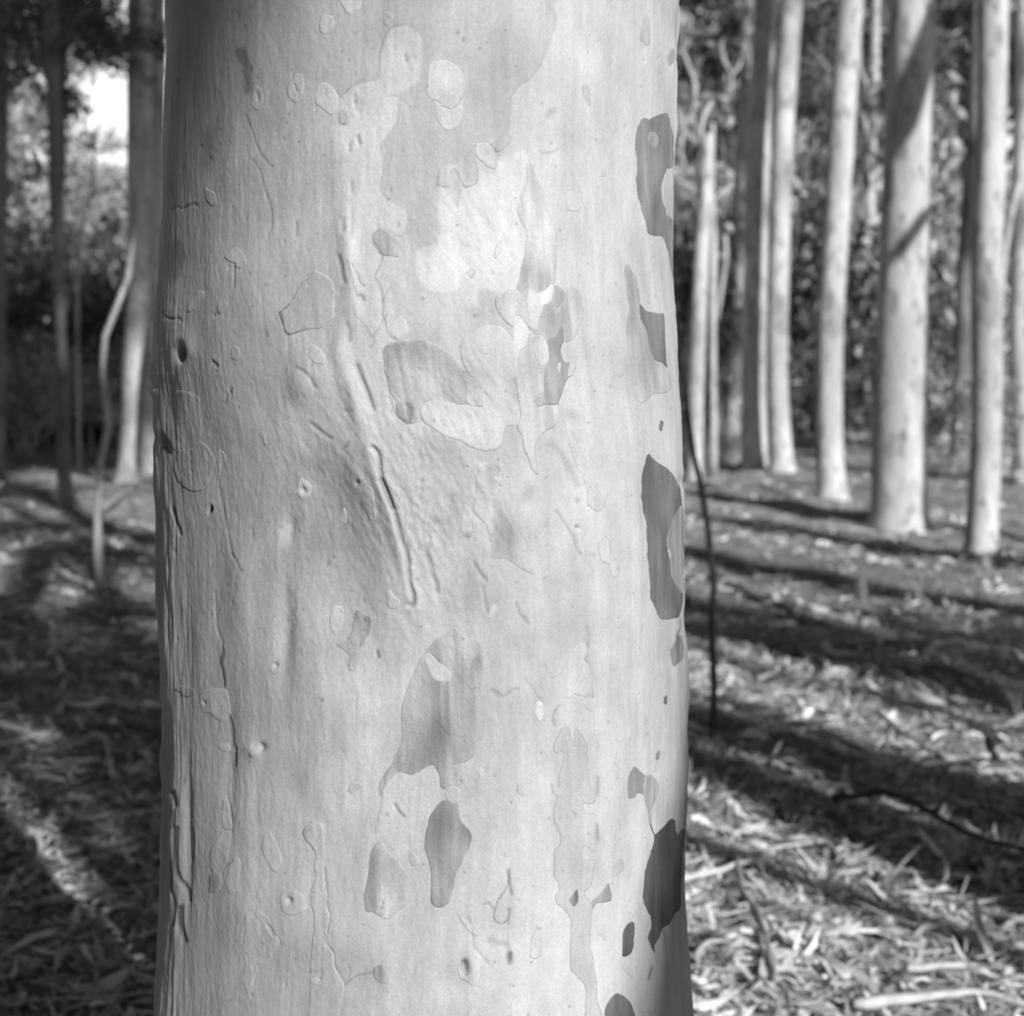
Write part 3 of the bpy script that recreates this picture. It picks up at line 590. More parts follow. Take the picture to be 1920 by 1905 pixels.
def build_main_tree():
    NX, NZ = 700, 880
    thf = np.linspace(rad(-97), rad(97), NX); zf = np.linspace(Z0 + .02, Z1 - .02, NZ)
    TT, ZZ = np.meshgrid(thf, zf)
    base_r = fR(ZZ) + bulge(TT, ZZ)
    X = fC(ZZ) + base_r * np.sin(TT); Y = AX_Y - base_r * np.cos(TT)
    U, V = to_px(np.stack([X, Y, ZZ], -1))
    vis = 1 / (1 + np.exp((np.abs(np.degrees(TT + .06)) - 80) / 2))    # traced marks only where the photo shows the bark
    H = np.zeros_like(U); tone = np.ones_like(U)
    # filtered noise fields: fibres, wrinkles flowing down to the right round the scar, orange-peel grain
    def nf(sx, sy, ang, seed):
        n = np.random.RandomState(seed).randn(NZ, NX); fy = np.fft.fftfreq(NZ)[:, None]; fx = np.fft.fftfreq(NX)[None, :]
        c, s = math.cos(ang), math.sin(ang); a = fx * c + fy * s; b = -fx * s + fy * c
        g = np.exp(-2 * np.pi ** 2 * ((a * sx) ** 2 + (b * sy) ** 2))
        o = np.real(np.fft.ifft2(np.fft.fft2(n) * g)); return o / o.std()
    fib = nf(1.3, 9, 0, 1); fibw = nf(4, 40, 0, 2); wr = nf(1.1, 3.2, rad(26), 3); wrb = nf(2.2, 12, rad(30), 13); pe = nf(1.0, 1.4, 0, 4); lump = nf(16, 26, 0, 5); lump2 = nf(7, 10, .3, 6)
    wr2 = nf(1.5, 6, rad(-35), 8)
    mk = np.exp(-(((U - 760) / 190) ** 2 + ((V - 960) / 240) ** 2)); mk2 = np.exp(-(((U - 900) / 90) ** 2 + ((V - 420) / 130) ** 2)) + np.exp(-(((U - 910) / 60) ** 2 + ((V - 700) / 90) ** 2))
    mk3 = np.clip((V - 1300) / 400, 0, 1) * np.exp(-((U - 900) / 200) ** 2)
    mleft = 1 / (1 + np.exp((U - 345) / 9))
    mlow = 1 / (1 + np.exp((700 - V) / 120))
    H += .055 * fib * (1 - .6 * mk) + .19 * wr * mk + .13 * wrb * mk + .17 * wr * mk2 + .10 * wrb * mk2 + .09 * wr2 * mk3 + .06 * pe * (1 + 1.6 * mk) + .42 * lump + .12 * lump2 + (1.0 * lump2 + .25 * fib) * np.clip((np.abs(np.degrees(TT)) - 72) / 18, 0, 1)
    H += mleft * (.22 * fibw * (1 + .9 * lump2) + .22 * fib) * (.15 + .85 * mlow)
    drip = nf(3, 90, 0, 21); blot = nf(34, 44, 0, 22); mott = nf(3.2, 4.5, 0, 23)
    tone *= 1 + .03 * lump + .022 * fibw + .02 * fib + .02 * lump2 + .028 * drip + .045 * blot + .018 * mott
    for px, py, rx, ry, tl, h, tn in BLOB:
        c, s = math.cos(rad(tl)), math.sin(rad(tl)); dx, dy = U - px, V - py
        a = (dx * c + dy * s) / rx; b = (-dx * s + dy * c) / ry
        g = np.exp(-(a * a + b * b)); H += h * g
        if tn != 1.0: tone *= 1 + (tn - 1) * g * vis
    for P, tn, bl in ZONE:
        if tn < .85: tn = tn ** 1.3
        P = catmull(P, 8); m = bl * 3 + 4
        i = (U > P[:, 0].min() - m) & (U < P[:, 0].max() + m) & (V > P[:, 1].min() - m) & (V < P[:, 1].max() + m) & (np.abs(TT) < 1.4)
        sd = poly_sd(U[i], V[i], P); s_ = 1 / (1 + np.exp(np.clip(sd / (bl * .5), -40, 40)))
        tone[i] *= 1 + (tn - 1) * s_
        H[i] += .12 * (1 if tn > 1 else -1) * s_ if bl < 5 else 0
    for P, hw, dp, dk in LINE:
        if P[0][0] < 665 and P[0][0] > 600 and P[0][1] < 640: dp, dk = dp * .5, dk * .6
        if dp > 2.5: hw, dk = hw * .8, dk * .8
        dp *= .72; dk = min(.9, dk * 1.2)
        P = catmull(P, 6, False); m = hw * 4 + 6
        i = (U > P[:, 0].min() - m) & (U < P[:, 0].max() + m) & (V > P[:, 1].min() - m) & (V < P[:, 1].max() + m) & (np.abs(TT) < 1.4)
        hw = max(hw, 2.0)
        d = line_d(U[i], V[i], P) * (1 + .12 * fib[i]); g = np.exp(-(d / hw) ** 2)
        H[i] -= dp * g; H[i] += .08 * dp * np.exp(-((d - 2.1 * hw) / hw) ** 2)
        tone[i] *= 1 - dk * .8 * g
    Hm = H * .001
    edge = np.clip((rad(97) - np.abs(TT)) / .06, 0, 1) * np.clip((ZZ - Z0 - .02) / .02, 0, 1) * np.clip((Z1 - .02 - ZZ) / .02, 0, 1)
    Hm *= edge; tone = 1 + (tone - 1) * edge

    # whole stem = fine window + coarse rest, one mesh
    thb = np.linspace(rad(97), 2 * math.pi - rad(97), 60)[1:-1]
    th_all = np.concatenate([thf, thb]); NT = len(th_all)
    zlow = np.array([-.15, 0, .06, .14, .25, .4, .55, .68]); zhigh = np.concatenate([np.linspace(2.0, 6, 14), np.linspace(6.6, 13.5, 9)])
    z_all = np.concatenate([zlow, zf, zhigh])
    RR = np.zeros((len(z_all), NT)); CC = np.zeros(len(z_all)); TN = np.ones((len(z_all), NT))
    k0 = len(zlow)
    for j, z in enumerate(z_all):
        zc = min(max(z, Z0), Z1); b = bulge(th_all, np.full(NT, zc)); r = fR(zc); c = fC(zc)
        if z < Z0: r = r + .35 * max(0, (.45 - z)) ** 2 + .012 * (Z0 - z); b = b + .05 * np.maximum(0, .35 - z) * np.sin(5 * th_all + 1)
        if z > Z1: r = r * (1 - .055 * (z - Z1)); c = c + .012 * (z - Z1); b = b * max(0, 1 - (z - Z1) * .5)
        RR[j] = r + b; CC[j] = c
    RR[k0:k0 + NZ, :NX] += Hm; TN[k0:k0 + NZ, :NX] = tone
    Xa = CC[:, None] + RR * np.sin(th_all); Ya = AX_Y - RR * np.cos(th_all); Za = np.repeat(z_all[:, None], NT, 1)
    Vt = np.stack([Xa, Ya, Za], -1).reshape(-1, 3)
    idx = np.arange(len(z_all) * NT).reshape(len(z_all), NT); nx = np.roll(idx, -1, 1)
    Q = np.stack([idx[:-1], nx[:-1], nx[1:], idx[1:]], -1).reshape(-1, 4)
    tree = tag(empty('gum_tree', (0, AX_Y, 0)), 'huge smooth barked gum tree trunk in sharp focus filling the middle, mottled with peeling flakes', 'tree')
    inv = Matrix.Translation((0, -AX_Y, 0))
    Vt[:, 1] -= AX_Y
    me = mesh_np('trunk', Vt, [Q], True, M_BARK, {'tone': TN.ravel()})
    link(bpy.data.objects.new('trunk', me), tree)

    # flakes: real thin plates lying on the stem, each an object
    def surf(th, z, off):
        fi = np.clip((th - thf[0]) / (thf[1] - thf[0]), 0, NX - 1.001); fj = np.clip((z - zf[0]) / (zf[1] - zf[0]), 0, NZ - 1.001)
        i0 = fi.astype(int); j0 = fj.astype(int); a = fi - i0; b = fj - j0
        h = Hm[j0, i0] * (1 - a) * (1 - b) + Hm[j0, i0 + 1] * a * (1 - b) + Hm[j0 + 1, i0] * (1 - a) * b + Hm[j0 + 1, i0 + 1] * a * b
        r = fR(z) + bulge(th, z) + h + off
        return np.stack([fC(z) + r * np.sin(th), -r * np.cos(th), z], -1)
    def tsamp(th, z):
        i0 = np.clip(((th - thf[0]) / (thf[1] - thf[0])).astype(int), 0, NX - 1); j0 = np.clip(((z - zf[0]) / (zf[1] - zf[0])).astype(int), 0, NZ - 1)
        return tone[j0, i0]
    done = []
    for pi, (P, tn, ln) in enumerate(PATCH):
        if tn < 1: tn = tn ** (1.5 if tn < .6 else 1.35)
        ln = ln * .85
        rs = np.random.RandomState(100 + pi)
        B = catmull(P, 3.2)
        n = len(B)
        jit = np.real(np.fft.ifft(np.fft.fft(rs.randn(n, 2), axis=0) * np.exp(-(np.fft.fftfreq(n)[:, None] * 9) ** 2), axis=0))
        j2 = rs.randn(n, 2) * .28; B = B + jit / (jit.std() + 1e-9) * .7 + j2
        ar = .5 * np.sum(B[:, 0] * np.roll(B[:, 1], -1) - np.roll(B[:, 0], -1) * B[:, 1])
        if ar < 0: B = B[::-1]
        lay = 1
        for Bo, lo in done:
            if (poly_sd(B[::3, 0], B[::3, 1], Bo) < 0).any() or (poly_sd(Bo[::3, 0], Bo[::3, 1], B) < 0).any(): lay = max(lay, lo + 1)
        lay = min(lay, 5)
        done.append((B, lay))
        off = (.00012 + .00014 * lay)
        tB, zB = px_to_surf(B[:, 0], B[:, 1])
        # interior points on the stem's own grid
        m = (U > B[:, 0].min()) & (U < B[:, 0].max()) & (V > B[:, 1].min()) & (V < B[:, 1].max()) & (np.abs(TT) < 1.45)
        jj, ii = np.nonzero(m)
        if len(jj) > 15000: s_ = ((jj + ii) % 2 == 0); jj, ii = jj[s_], ii[s_]
        sdi = np.zeros(0)
        if len(jj):
            sd = poly_sd(U[jj, ii], V[jj, ii], B); k = sd < -2.2; jj, ii = jj[k], ii[k]; sdi = sd[k]
        tI, zI = thf[ii], zf[jj]
        pts = [Vector((t * .26, z)) for t, z in zip(np.concatenate([tB, tI]), np.concatenate([zB, zI]))]
        vo, eo, fo, ov, oe, of = delaunay_2d_cdt(pts, [], [list(range(n))], 1, 1e-7)
        vv = np.array([(p.x / .26, p.y) for p in vo])
        src = np.array([(o[0] if len(o) else 0) for o in ov]); isb = src < n
        sdv = np.where(isb, 0, sdi[np.clip(src - n, 0, max(0, len(sdi) - 1))] if len(sdi) else 0)
        nb = len(vv)
        top = surf(vv[:, 0], vv[:, 1], off)
        base_t = tsamp(vv[:, 0], vv[:, 1])
        zt = np.where(np.abs(base_t - 1) > 0, base_t, 1.0)
        i0 = np.clip(((vv[:, 0] - thf[0]) / (thf[1] - thf[0])).astype(int), 0, NX - 1); j0 = np.clip(((vv[:, 1] - zf[0]) / (zf[1] - zf[0])).astype(int), 0, NZ - 1)
        T0 = tn * (1 + .35 * (zt - 1)) * (1 + .025 * rs.randn(nb)) * (1 + (.04 if tn > .9 else .13) * lump2[j0, (i0 + 37 * pi) % NX] + (.04 if tn > .9 else .09) * fibw[j0, (i0 + 91 * pi) % NX] + (.02 if tn > .9 else .07) * fib[j0, i0])
        if tn > .66: T0 = T0 + (1 - T0) * .30 * np.exp(sdv / 4.0)
        T0[isb] *= 1 - .10 * ln
        fs = np.array([f for f in fo if len(f) == 3])
        if not len(fs): continue
        # orientation: outwards
        a, b, c = top[fs[:, 0]], top[fs[:, 1]], top[fs[:, 2]]
        nn = np.cross(b - a, c - a); outw = (a + b + c) / 3; outw[:, 2] = 0
        flip = np.einsum('ij,ij->i', nn, outw) < 0; fs[flip] = fs[flip][:, ::-1]
        # bevelled rim sinking into the bark, dark with dirt where the seam shows
        rem = {}
        for iv, s in enumerate(src):
            for o in ov[iv]:
                if o < n: rem[o] = iv
        ring = [rem[k] for k in range(n) if k in rem]
        Bn = np.roll(B, -1, 0) - np.roll(B, 1, 0); Nn = np.stack([Bn[:, 1], -Bn[:, 0]], -1); Nn /= np.linalg.norm(Nn, axis=1)[:, None] + 1e-9
        wv = np.interp(np.arange(n), np.linspace(0, n, 17), rs.rand(17)); wv[-1] = wv[0]
        O = B + Nn * (.8 + 1.0 * ln)
        keep = [k for k in range(n) if k in rem]
        tO, zO = px_to_surf(O[keep, 0], O[keep, 1]); out = surf(tO, zO, -.00007 + .00016 * (lay - 1) * .6)
        tO_tone = (1 - (.12 + .58 * ln) * (.12 + 1.0 * wv[keep])) * np.minimum(1.0, np.maximum(tn, .9))
        nk = len(ring); o0 = nb; q = []
        for k in range(nk):
            k2 = (k + 1) % nk; q.append((ring[k], ring[k2], o0 + k2, o0 + k))
        q = np.array(q)
        allv = np.concatenate([top, out])
        a, b, c = allv[q[:, 0]], allv[q[:, 1]], allv[q[:, 2]]
        nn = np.cross(b - a, c - a); outw = (a + b + c) / 3; outw[:, 2] = 0
        flip = np.einsum('ij,ij->i', nn, outw) < 0; q[flip] = q[flip][:, ::-1]
        me = mesh_np('bark_flake', allv, [q, fs], True, M_BARK, {'tone': np.concatenate([T0, tO_tone])})
        link(bpy.data.objects.new('bark_flake', me), tree)
    return tree

MAIN = build_main_tree()

# ------------------------------------------------------------------ ground
def gh(x, y):
    r = np.hypot(x, y)
    return (.06 * np.sin(x * .7 + 1.3) * np.sin(y * .55) + .04 * np.sin(x * 1.9 + y * 1.3) + .035 * np.sin(x * 3.3 - y * 1.1 + 2) * np.sin(y * 2.6 + x)) * np.clip((r - 3.5) / 5, 0, 1) + .018 * np.sin(x * 4.1 + 2) * np.sin(y * 3.3)

def build_ground():
    a = np.sinh(np.linspace(-1, 1, 401) * 6.2) / math.sinh(6.2) * 420
    X, Y = np.meshgrid(a, a + 6)
    Z = gh(X, Y); Z = np.where(np.hypot(X, Y) > 60, 0, Z)
    n = len(a); idx = np.arange(n * n).reshape(n, n)
    Q = np.stack([idx[:-1, :-1], idx[:-1, 1:], idx[1:, 1:], idx[1:, :-1]], -1).reshape(-1, 4)
    me = mesh_np('ground', np.stack([X, Y, Z], -1).reshape(-1, 3), [Q], True, M_GROUND, {'tone': np.ones(n * n)})
    tag(link(bpy.data.objects.new('ground', me)), kind='structure')
build_ground()

# ------------------------------------------------------------------ leaf litter (nobody could count it)
def blades(P, yaw, pitch, roll, L, W, curl, tone):
    """many narrow curled leaf blades, 5 cross rows of 2-3 verts; vectorised"""
    n = len(P)
    s = np.array([0, .28, .6, 1.0]); wd = np.array([.12, .95, .8, .03])
    V = np.zeros((n, 8, 3))
    for k in range(4):
        u = (s[k] - .5) * L
        zc = curl * L * ((s[k] - .5) ** 2 * 4 - .3) * .5
        for j, sg in enumerate((-1, 1)):
            V[:, 2 * k + j, 0] = u; V[:, 2 * k + j, 1] = sg * W * wd[k] * .5 + .12 * L * math.sin(s[k] * 3.1); V[:, 2 * k + j, 2] = zc + sg * roll * W * wd[k] * .5
    cp, sp = np.cos(pitch)[:, None], np.sin(pitch)[:, None]; cy, sy = np.cos(yaw)[:, None], np.sin(yaw)[:, None]
    x, y, z = V[..., 0].copy(), V[..., 1].copy(), V[..., 2].copy()
    x, z = x * cp - z * sp, x * sp + z * cp
    V[..., 0] = x * cy - y * sy; V[..., 1] = x * sy + y * cy; V[..., 2] = z
    V += P[:, None, :]
    o = (np.arange(n) * 8)[:, None]
    Q = np.concatenate([np.stack([o + 2 * k, o + 2 * k + 1, o + 2 * k + 3, o + 2 * k + 2], -1).reshape(-1, 4) for k in range(3)])
    return V.reshape(-1, 3), Q, np.repeat(tone, 8)

def litter():
    def region(n, y0, y1, xr, seed, ls, wlo, whi, curl, zt=.03, tb=.9, ts=.5):
        rs = np.random.RandomState(seed)
        y = y0 * (y1 / y0) ** rs.rand(n); x = (rs.rand(n) * 2 - 1) * (xr * y + .5)
        cl = np.sin(x * 3.1 + 1.7 * np.sin(y * 2.3)) * np.sin(y * 2.7 + 1.9 * np.sin(x * 1.9 + seed)) + .5 * np.sin(x * 8.3 + y * 3) * np.sin(y * 7.1 - x * 2)
        k = cl + rs.randn(n) * .5 > -.55; x, y, cl = x[k], y[k], cl[k]; n = len(x)
        z = gh(x, y) + .006 + rs.rand(n) ** 2 * zt + .012 * np.clip(cl, 0, 1)
        L = ls * (.3 + 1.2 * rs.rand(n) ** 1.4); Wd = L * (wlo + (whi - wlo) * rs.rand(n) ** 1.5)
        tone = np.clip(np.exp(rs.randn(n) * ts) * tb, .08, 1.35)
        return blades(np.stack([x, y, z], -1), rs.rand(n) * 6.283, rs.randn(n) * .2, rs.randn(n) * .5, L, Wd, rs.randn(n) * curl, tone)
    mb = MB()
    for a in ((15000, 2.4, 9, .44, 1, .10, .10, .26, .25), (9000, 2.4, 9, .44, 6, .16, .025, .09, .25), (5000, 2.5, 8, .44, 7, .026, .3, .7, .5), (17000, 2.4, 9, .44, 9, .055, .08, .24, .4), (3000, 2.5, 10, .44, 8, .17, .08, .2, .3, .05, 1.05, .35),
              (24000, 7, 27, .44, 2, .12, .10, .28, .4), (9000, 3, 12, .44, 4, .05, .1, .4, .4)):
        V, Q, t = region(*a); mb.add(V, Q, a=t)
    tag(link(bpy.data.objects.new('leaf_litter', mb.mesh('leaf_litter', M_LITTER, False))), 'pale fallen gum leaves and bark scraps carpeting the forest floor', 'leaf litter', kind='stuff')
    # fine twigs
    mb = MB(); rs = np.random.RandomState(5)
    for i in range(3600):
        y = 2.6 * (22 / 2.6) ** rs.rand(); x = (rs.rand() * 2 - 1) * (.44 * y + .4)
        L = (.06 + .42 * rs.rand() ** 2.3) * (1 + y * .04); a = rs.rand() * 6.28; z = float(gh(x, y)) + .006 + rs.rand() * .03; tl = rs.randn() * .12
        d = Vector((math.cos(a), math.sin(a), tl)); k = Vector((-math.sin(a), math.cos(a), 0)) * L * rs.randn() * .08
        p = Vector((x, y, z)); r = (.0012 + .0045 * rs.rand() ** 2) * (1 + y * .03)
        tube(mb, [p - d * L / 2, p + k, p + d * L / 2], [r, r, r * .6], 4, 0, i, tone=.35 + .9 * rs.rand())
    tag(link(bpy.data.objects.new('fine_twigs', mb.mesh('fine_twigs', M_WOOD, True))), 'thin dry twigs scattered through the leaf litter', 'twigs', kind='stuff')
litter()

# ------------------------------------------------------------------ fallen sticks and bark one can point to
def stick(name, label, cat, pts, r, mat, tone=1.0, lift=.02, tips=None, flat=1.0, group=None, seed=0, n=8):
    """pts: photo pixels where the stick touches the floor (or (px,py,z))"""
    W = []
    for p in pts:
        z = p[2] if len(p) > 2 else lift
        q = gp(p[0], p[1], z); W.append(q + Vector((0, 0, float(gh(q.x, q.y)))))
    C = catmull([tuple(v) for v in W], .05 if n < 10 else .03, False)
    rs = np.random.RandomState(seed + 50)
    C[1:-1] += rs.randn(len(C) - 2, 3) * .0025
    m = len(C); rr = [r * (1 - .45 * i / max(1, m - 1)) * (1 + .1 * rs.randn()) for i in range(m)]
    base = Vector(C[0]); mb = MB()
    tube(mb, [Vector(c) - base for c in C], rr, n, .12, seed, flat, tone)
    o = bpy.data.objects.new(name, mb.mesh(name, mat)); o.location = base
    return tag(link(o), label, cat, group)

stick('fallen_branch', 'pale straight fallen branch poking out from behind the big trunk at lower right', 'branch', [(1262,1655),(1330,1632),(1400,1610),(1455,1592)], .011, M_WOOD, 1.35, .05, seed=1)
stick('fallen_branch', 'bent grey branch running down from the pale branch beside the big trunk', 'branch', [(1382,1600),(1390,1660),(1425,1725),(1440,1790),(1452,1850)], .011, M_WOOD, .62, .045, seed=2)
stick('fallen_branch', 'thin pale stick lying beyond the sapling where the litter begins', 'branch', [(1422,1240),(1465,1230),(1512,1222)], .012, M_WOOD, .9, .05, seed=3)
stick('fallen_branch', 'long thin stick slanting down to the right across the sunlit litter', 'branch', [(1645,1325),(1700,1366),(1770,1415)], .013, M_WOOD, .8, .06, seed=4)
stick('fallen_branch', 'short bright bleached stick lying level near the right edge', 'branch', [(1704,1416),(1745,1412),(1790,1414)], .013, M_WOOD, 1.45, .05, seed=5)
stick('fallen_branch', 'dark arched branch lying across the shadow at lower right', 'branch', [(1565,1506),(1620,1502,.09),(1665,1502,.11),(1730,1530,.12),(1790,1568,.1),(1850,1596,.06),(1940,1612)], .014, M_WOOD_D, .7, .04, seed=6)
stick('fallen_branch', 'thin grey twig pointing up out of the shadow edge', 'branch', [(1658,1655,.02),(1700,1625,.06),(1742,1590,.10)], .007, M_WOOD, .6, .03, seed=7)
stick('fallen_branch', 'long pale branch curving along the bottom right corner', 'branch', [(1600,1893),(1700,1878),(1790,1862),(1860,1858),(1960,1885)], .013, M_WOOD, 1.15, .05, seed=8)
stick('fallen_branch', 'thin twig standing crooked in the shaded gap', 'branch', [(1628,1420,.05),(1645,1455,.03),(1660,1492,.01)], .005, M_WOOD, .8, .03, seed=9)
stick('fallen_branch', 'forked grey twig lying in the dark shadow band', 'branch', [(1765,1478,.04),(1785,1505,.04),(1812,1535)], .007, M_WOOD, .9, .03, seed=10)
stick('fallen_branch', 'thin bowed twig at the right edge of the dark shadow band', 'branch', [(1838,1480,.05),(1846,1520,.04),(1858,1550)], .005, M_WOOD, 1.0, .03, seed=11)
stick('fallen_branch', 'short dark upright spike of wood near the right edge', 'branch', [(1868,1412,.0),(1860,1400,.10),(1850,1392,.24)], .016, M_WOOD_D, .8, .02, seed=12)
stick('fallen_branch', 'thin upright twig rising at the edge of the lower shadow', 'branch', [(1798,1705,.01),(1808,1680,.05),(1815,1650,.09)], .0045, M_WOOD, .9, .03, seed=13)
stick('fallen_branch', 'slender twig leaning left on the far litter at the right edge', 'branch', [(1868,1255,.0),(1845,1215,.1),(1820,1165,.2)], .006, M_WOOD, .75, .03, seed=14)
stick('fallen_branch', 'thin dry stick level across the litter left of the curled bark', 'branch', [(1340,1718),(1390,1712),(1430,1708)], .006, M_WOOD, .95, .04, seed=15)
stick('fallen_branch', 'pair of crossed thin sticks at the bottom of the sunlit litter', 'branch', [(1560,1850),(1600,1815),(1640,1785)], .005, M_WOOD, .85, .04, seed=16)
stick('fallen_branch', 'thin light stick pointing at the right edge beside the lower shadow', 'branch', [(1810,1700),(1860,1692),(1910,1672)], .006, M_WOOD, .9, .04, seed=17)
stick('fallen_branch', 'thick short grey stick low in the bottom litter', 'branch', [(1700,1820),(1760,1812),(1810,1806)], .010, M_WOOD, 1.2, .045, seed=18)
stick('fallen_branch', 'curved thin stick lying in the dim patch left of the trunk', 'branch', [(200,1560),(215,1535,.05),(240,1525,.06),(275,1545)], .008, M_WOOD, .8, .03, seed=19)
stick('fallen_branch', 'short dark bark covered stick in the left shade', 'branch', [(20,1768),(60,1760),(105,1758)], .007, M_WOOD, .8, .03, seed=20)
stick('fallen_branch', 'pale short log lying left of the slender sapling foot', 'branch', [(112,1092),(140,1104),(172,1122)], .03, M_WOOD, 1.2, .05, seed=21)
stick('surface_root', 'thin arching root linking the slender sapling to the left trunk', 'root', [(184,958),(192,938,.1),(210,926,.14),(245,920,.05)], .035, M_WOOD, .8, .05, seed=22)

def bark_strip(label, px, py, L, Wd, yaw, tilt, tone, seed, curl=1.6):
    rs = np.random.RandomState(seed); base = gp(px, py, 0); base.z = float(gh(base.x, base.y)) + .02
    m, n = 14, 7; V = []
    for i in range(m):
        s = i / (m - 1); wdt = Wd * (.35 + .65 * math.sin(math.pi * min(1, max(0, s * .9 + .07)))) * (1 + .08 * rs.randn())
        for j in range(n):
            a = (j / (n - 1) - .5) * curl; rr = wdt / curl
            V.append(((s - .5) * L, rr * math.sin(a), rr * (1 - math.cos(a)) + .10 * L * math.sin(s * 4 + seed) + .001 * rs.randn()))
    V = np.array(V); c, s_ = math.cos(tilt), math.sin(tilt)
    V[:, 0], V[:, 2] = V[:, 0] * c - V[:, 2] * s_, V[:, 0] * s_ + V[:, 2] * c
    V[:, 2] -= min(0, V[:, 2].min())
    c, s_ = math.cos(yaw), math.sin(yaw); V[:, 0], V[:, 1] = V[:, 0] * c - V[:, 1] * s_, V[:, 0] * s_ + V[:, 1] * c
    idx = np.arange(m * n).reshape(m, n); Q = np.stack([idx[:-1, :-1], idx[:-1, 1:], idx[1:, 1:], idx[1:, :-1]], -1).reshape(-1, 4)
    up = V + np.array([0, 0, .0018]); nv = len(V)
    b = np.concatenate([idx[0], idx[1:, -1], idx[-1, ::-1][1:], idx[::-1, 0][1:-1]]); b2 = np.roll(b, -1)
    S = np.stack([b, b2, b2 + nv, b + nv], -1)
    me = mesh_np('bark_strip', np.concatenate([V, up]), [Q[:, ::-1], Q + nv, S], True, M_WOOD, {'tone': np.full(2 * nv, tone)})
    o = bpy.data.objects.new('bark_strip', me); o.location = base
    tag(link(o), label, 'bark')
bark_strip('wide pale curl of shed bark at the bottom, right of the big trunk', 1545, 1845, .20, .05, 1.9, .1, 1.25, 1)
bark_strip('pointed piece of shed bark standing upright near the right edge', 1840, 1800, .17, .03, 1.7, 1.0, 1.35, 2)
bark_strip('small white curled leaf like bark scrap in the middle of the sunlit litter', 1572, 1745, .06, .03, .2, .05, 1.7, 3, 1.2)
bark_strip('bright oval bark scrap low beside the big trunk', 1380, 1800, .06, .026, .6, .1, 1.6, 4, .8)
bark_strip('pale hooked bark sliver sticking up beside the trunk edge', 1293, 1478, .07, .02, 1.2, 1.1, 1.5, 5)
bark_strip('long narrow strip of bark at the bottom next to the trunk', 1335, 1812, .18, .025, .8, .03, 1.15, 6)
bark_strip('mid grey bark strip lying below the pale branch', 1430, 1700, .12, .02, 2.5, .1, 1.0, 7)
bark_strip('bright bark chip on the edge of the dark shadow', 1512, 1560, .05, .012, -.2, .05, 1.6, 8, 1.0)
bark_strip('rough bark slab in the lit gap below the shadow bands', 1700, 1545, .20, .045, -.55, .03, 1.4, 9, 1.0)
bark_strip('flat bark slab lying at the top of the middle shadow', 1630, 1478, .14, .05, .05, .03, .9, 10, .8)
bark_strip('pale bark piece against the right edge of the picture in the lit gap', 1905, 1598, .07, .02, .1, .05, 1.6, 11, 1.0)
bark_strip('curved bark piece lying at the far right of the sunlit litter', 1740, 1770, .10, .03, .5, .12, 1.3, 12)

# ------------------------------------------------------------------ foliage meshes
def foliage_mesh(name, n_cl, n_leaf, rx, ry, rz, cl_r, leaf, seed, mat, droop=.6, shell=.75):
    rs = np.random.RandomState(seed)
    d = rs.randn(n_cl, 3); d /= np.linalg.norm(d, axis=1)[:, None]; rad_ = rs.rand(n_cl) ** (1 / 3) * (1 - shell) + shell * rs.rand(n_cl) ** .4
    C = d * rad_[:, None] * np.array([rx, ry, rz]) * (1 + .18 * np.sin(d[:, :1] * 5 + seed))
    k = rs.randint(0, n_cl, n_leaf); size = cl_r * (.5 + rs.rand(n_cl) * .9)
    P = C[k] + rs.randn(n_leaf, 3) * size[k][:, None] * np.array([.5, .5, .38])
    L = leaf * (.6 + .8 * rs.rand(n_leaf)); W = L * (.22 + .15 * rs.rand(n_leaf))
    a = rs.randn(n_leaf, 3); a[:, 2] -= droop * 2; a /= np.linalg.norm(a, axis=1)[:, None]
    b = np.cross(a, rs.randn(n_leaf, 3)); b /= np.linalg.norm(b, axis=1)[:, None] + 1e-9
    a *= L[:, None] * .5; b *= W[:, None] * .5
    V = np.stack([P - a, P + b, P + a, P - b], 1).reshape(-1, 3)
    Q = np.arange(n_leaf * 4).reshape(-1, 4)
    tone = np.repeat(np.clip(np.exp(rs.randn(n_leaf) * .35), .4, 2.2), 4)
    return mesh_np(name, V, [Q], False, mat, {'tone': tone})

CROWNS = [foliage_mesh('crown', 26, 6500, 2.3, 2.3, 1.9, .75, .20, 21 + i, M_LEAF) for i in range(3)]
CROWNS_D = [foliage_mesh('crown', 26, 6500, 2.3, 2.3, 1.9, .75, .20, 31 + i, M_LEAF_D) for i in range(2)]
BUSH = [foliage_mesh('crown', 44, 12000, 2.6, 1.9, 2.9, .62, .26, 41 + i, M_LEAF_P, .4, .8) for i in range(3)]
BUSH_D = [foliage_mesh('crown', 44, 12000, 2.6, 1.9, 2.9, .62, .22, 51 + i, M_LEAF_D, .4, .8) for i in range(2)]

BOUGH = [foliage_mesh('foliage', 22, 2300, 2.3, 2.3, 1.9, .8, .20, 61 + i, M_LEAF_D) for i in range(2)]

def limb_mesh(seed, mat):
    mb = MB(); rs = np.random.RandomState(seed); pts = [Vector((0, 0, 0))]; d = Vector((.7, 0, .8)).normalized()
    for i in range(6):
        pts.append(pts[-1] + d * .45); d = (d + Vector((rs.randn() * .18, rs.randn() * .18, .12))).normalized()
    tube(mb, pts, [.075, .06, .05, .04, .03, .02, .012], 7, .1, seed)
    return mb.mesh('limb', mat)
LIMBS = [limb_mesh(i, M_TRUNK) for i in range(3)]

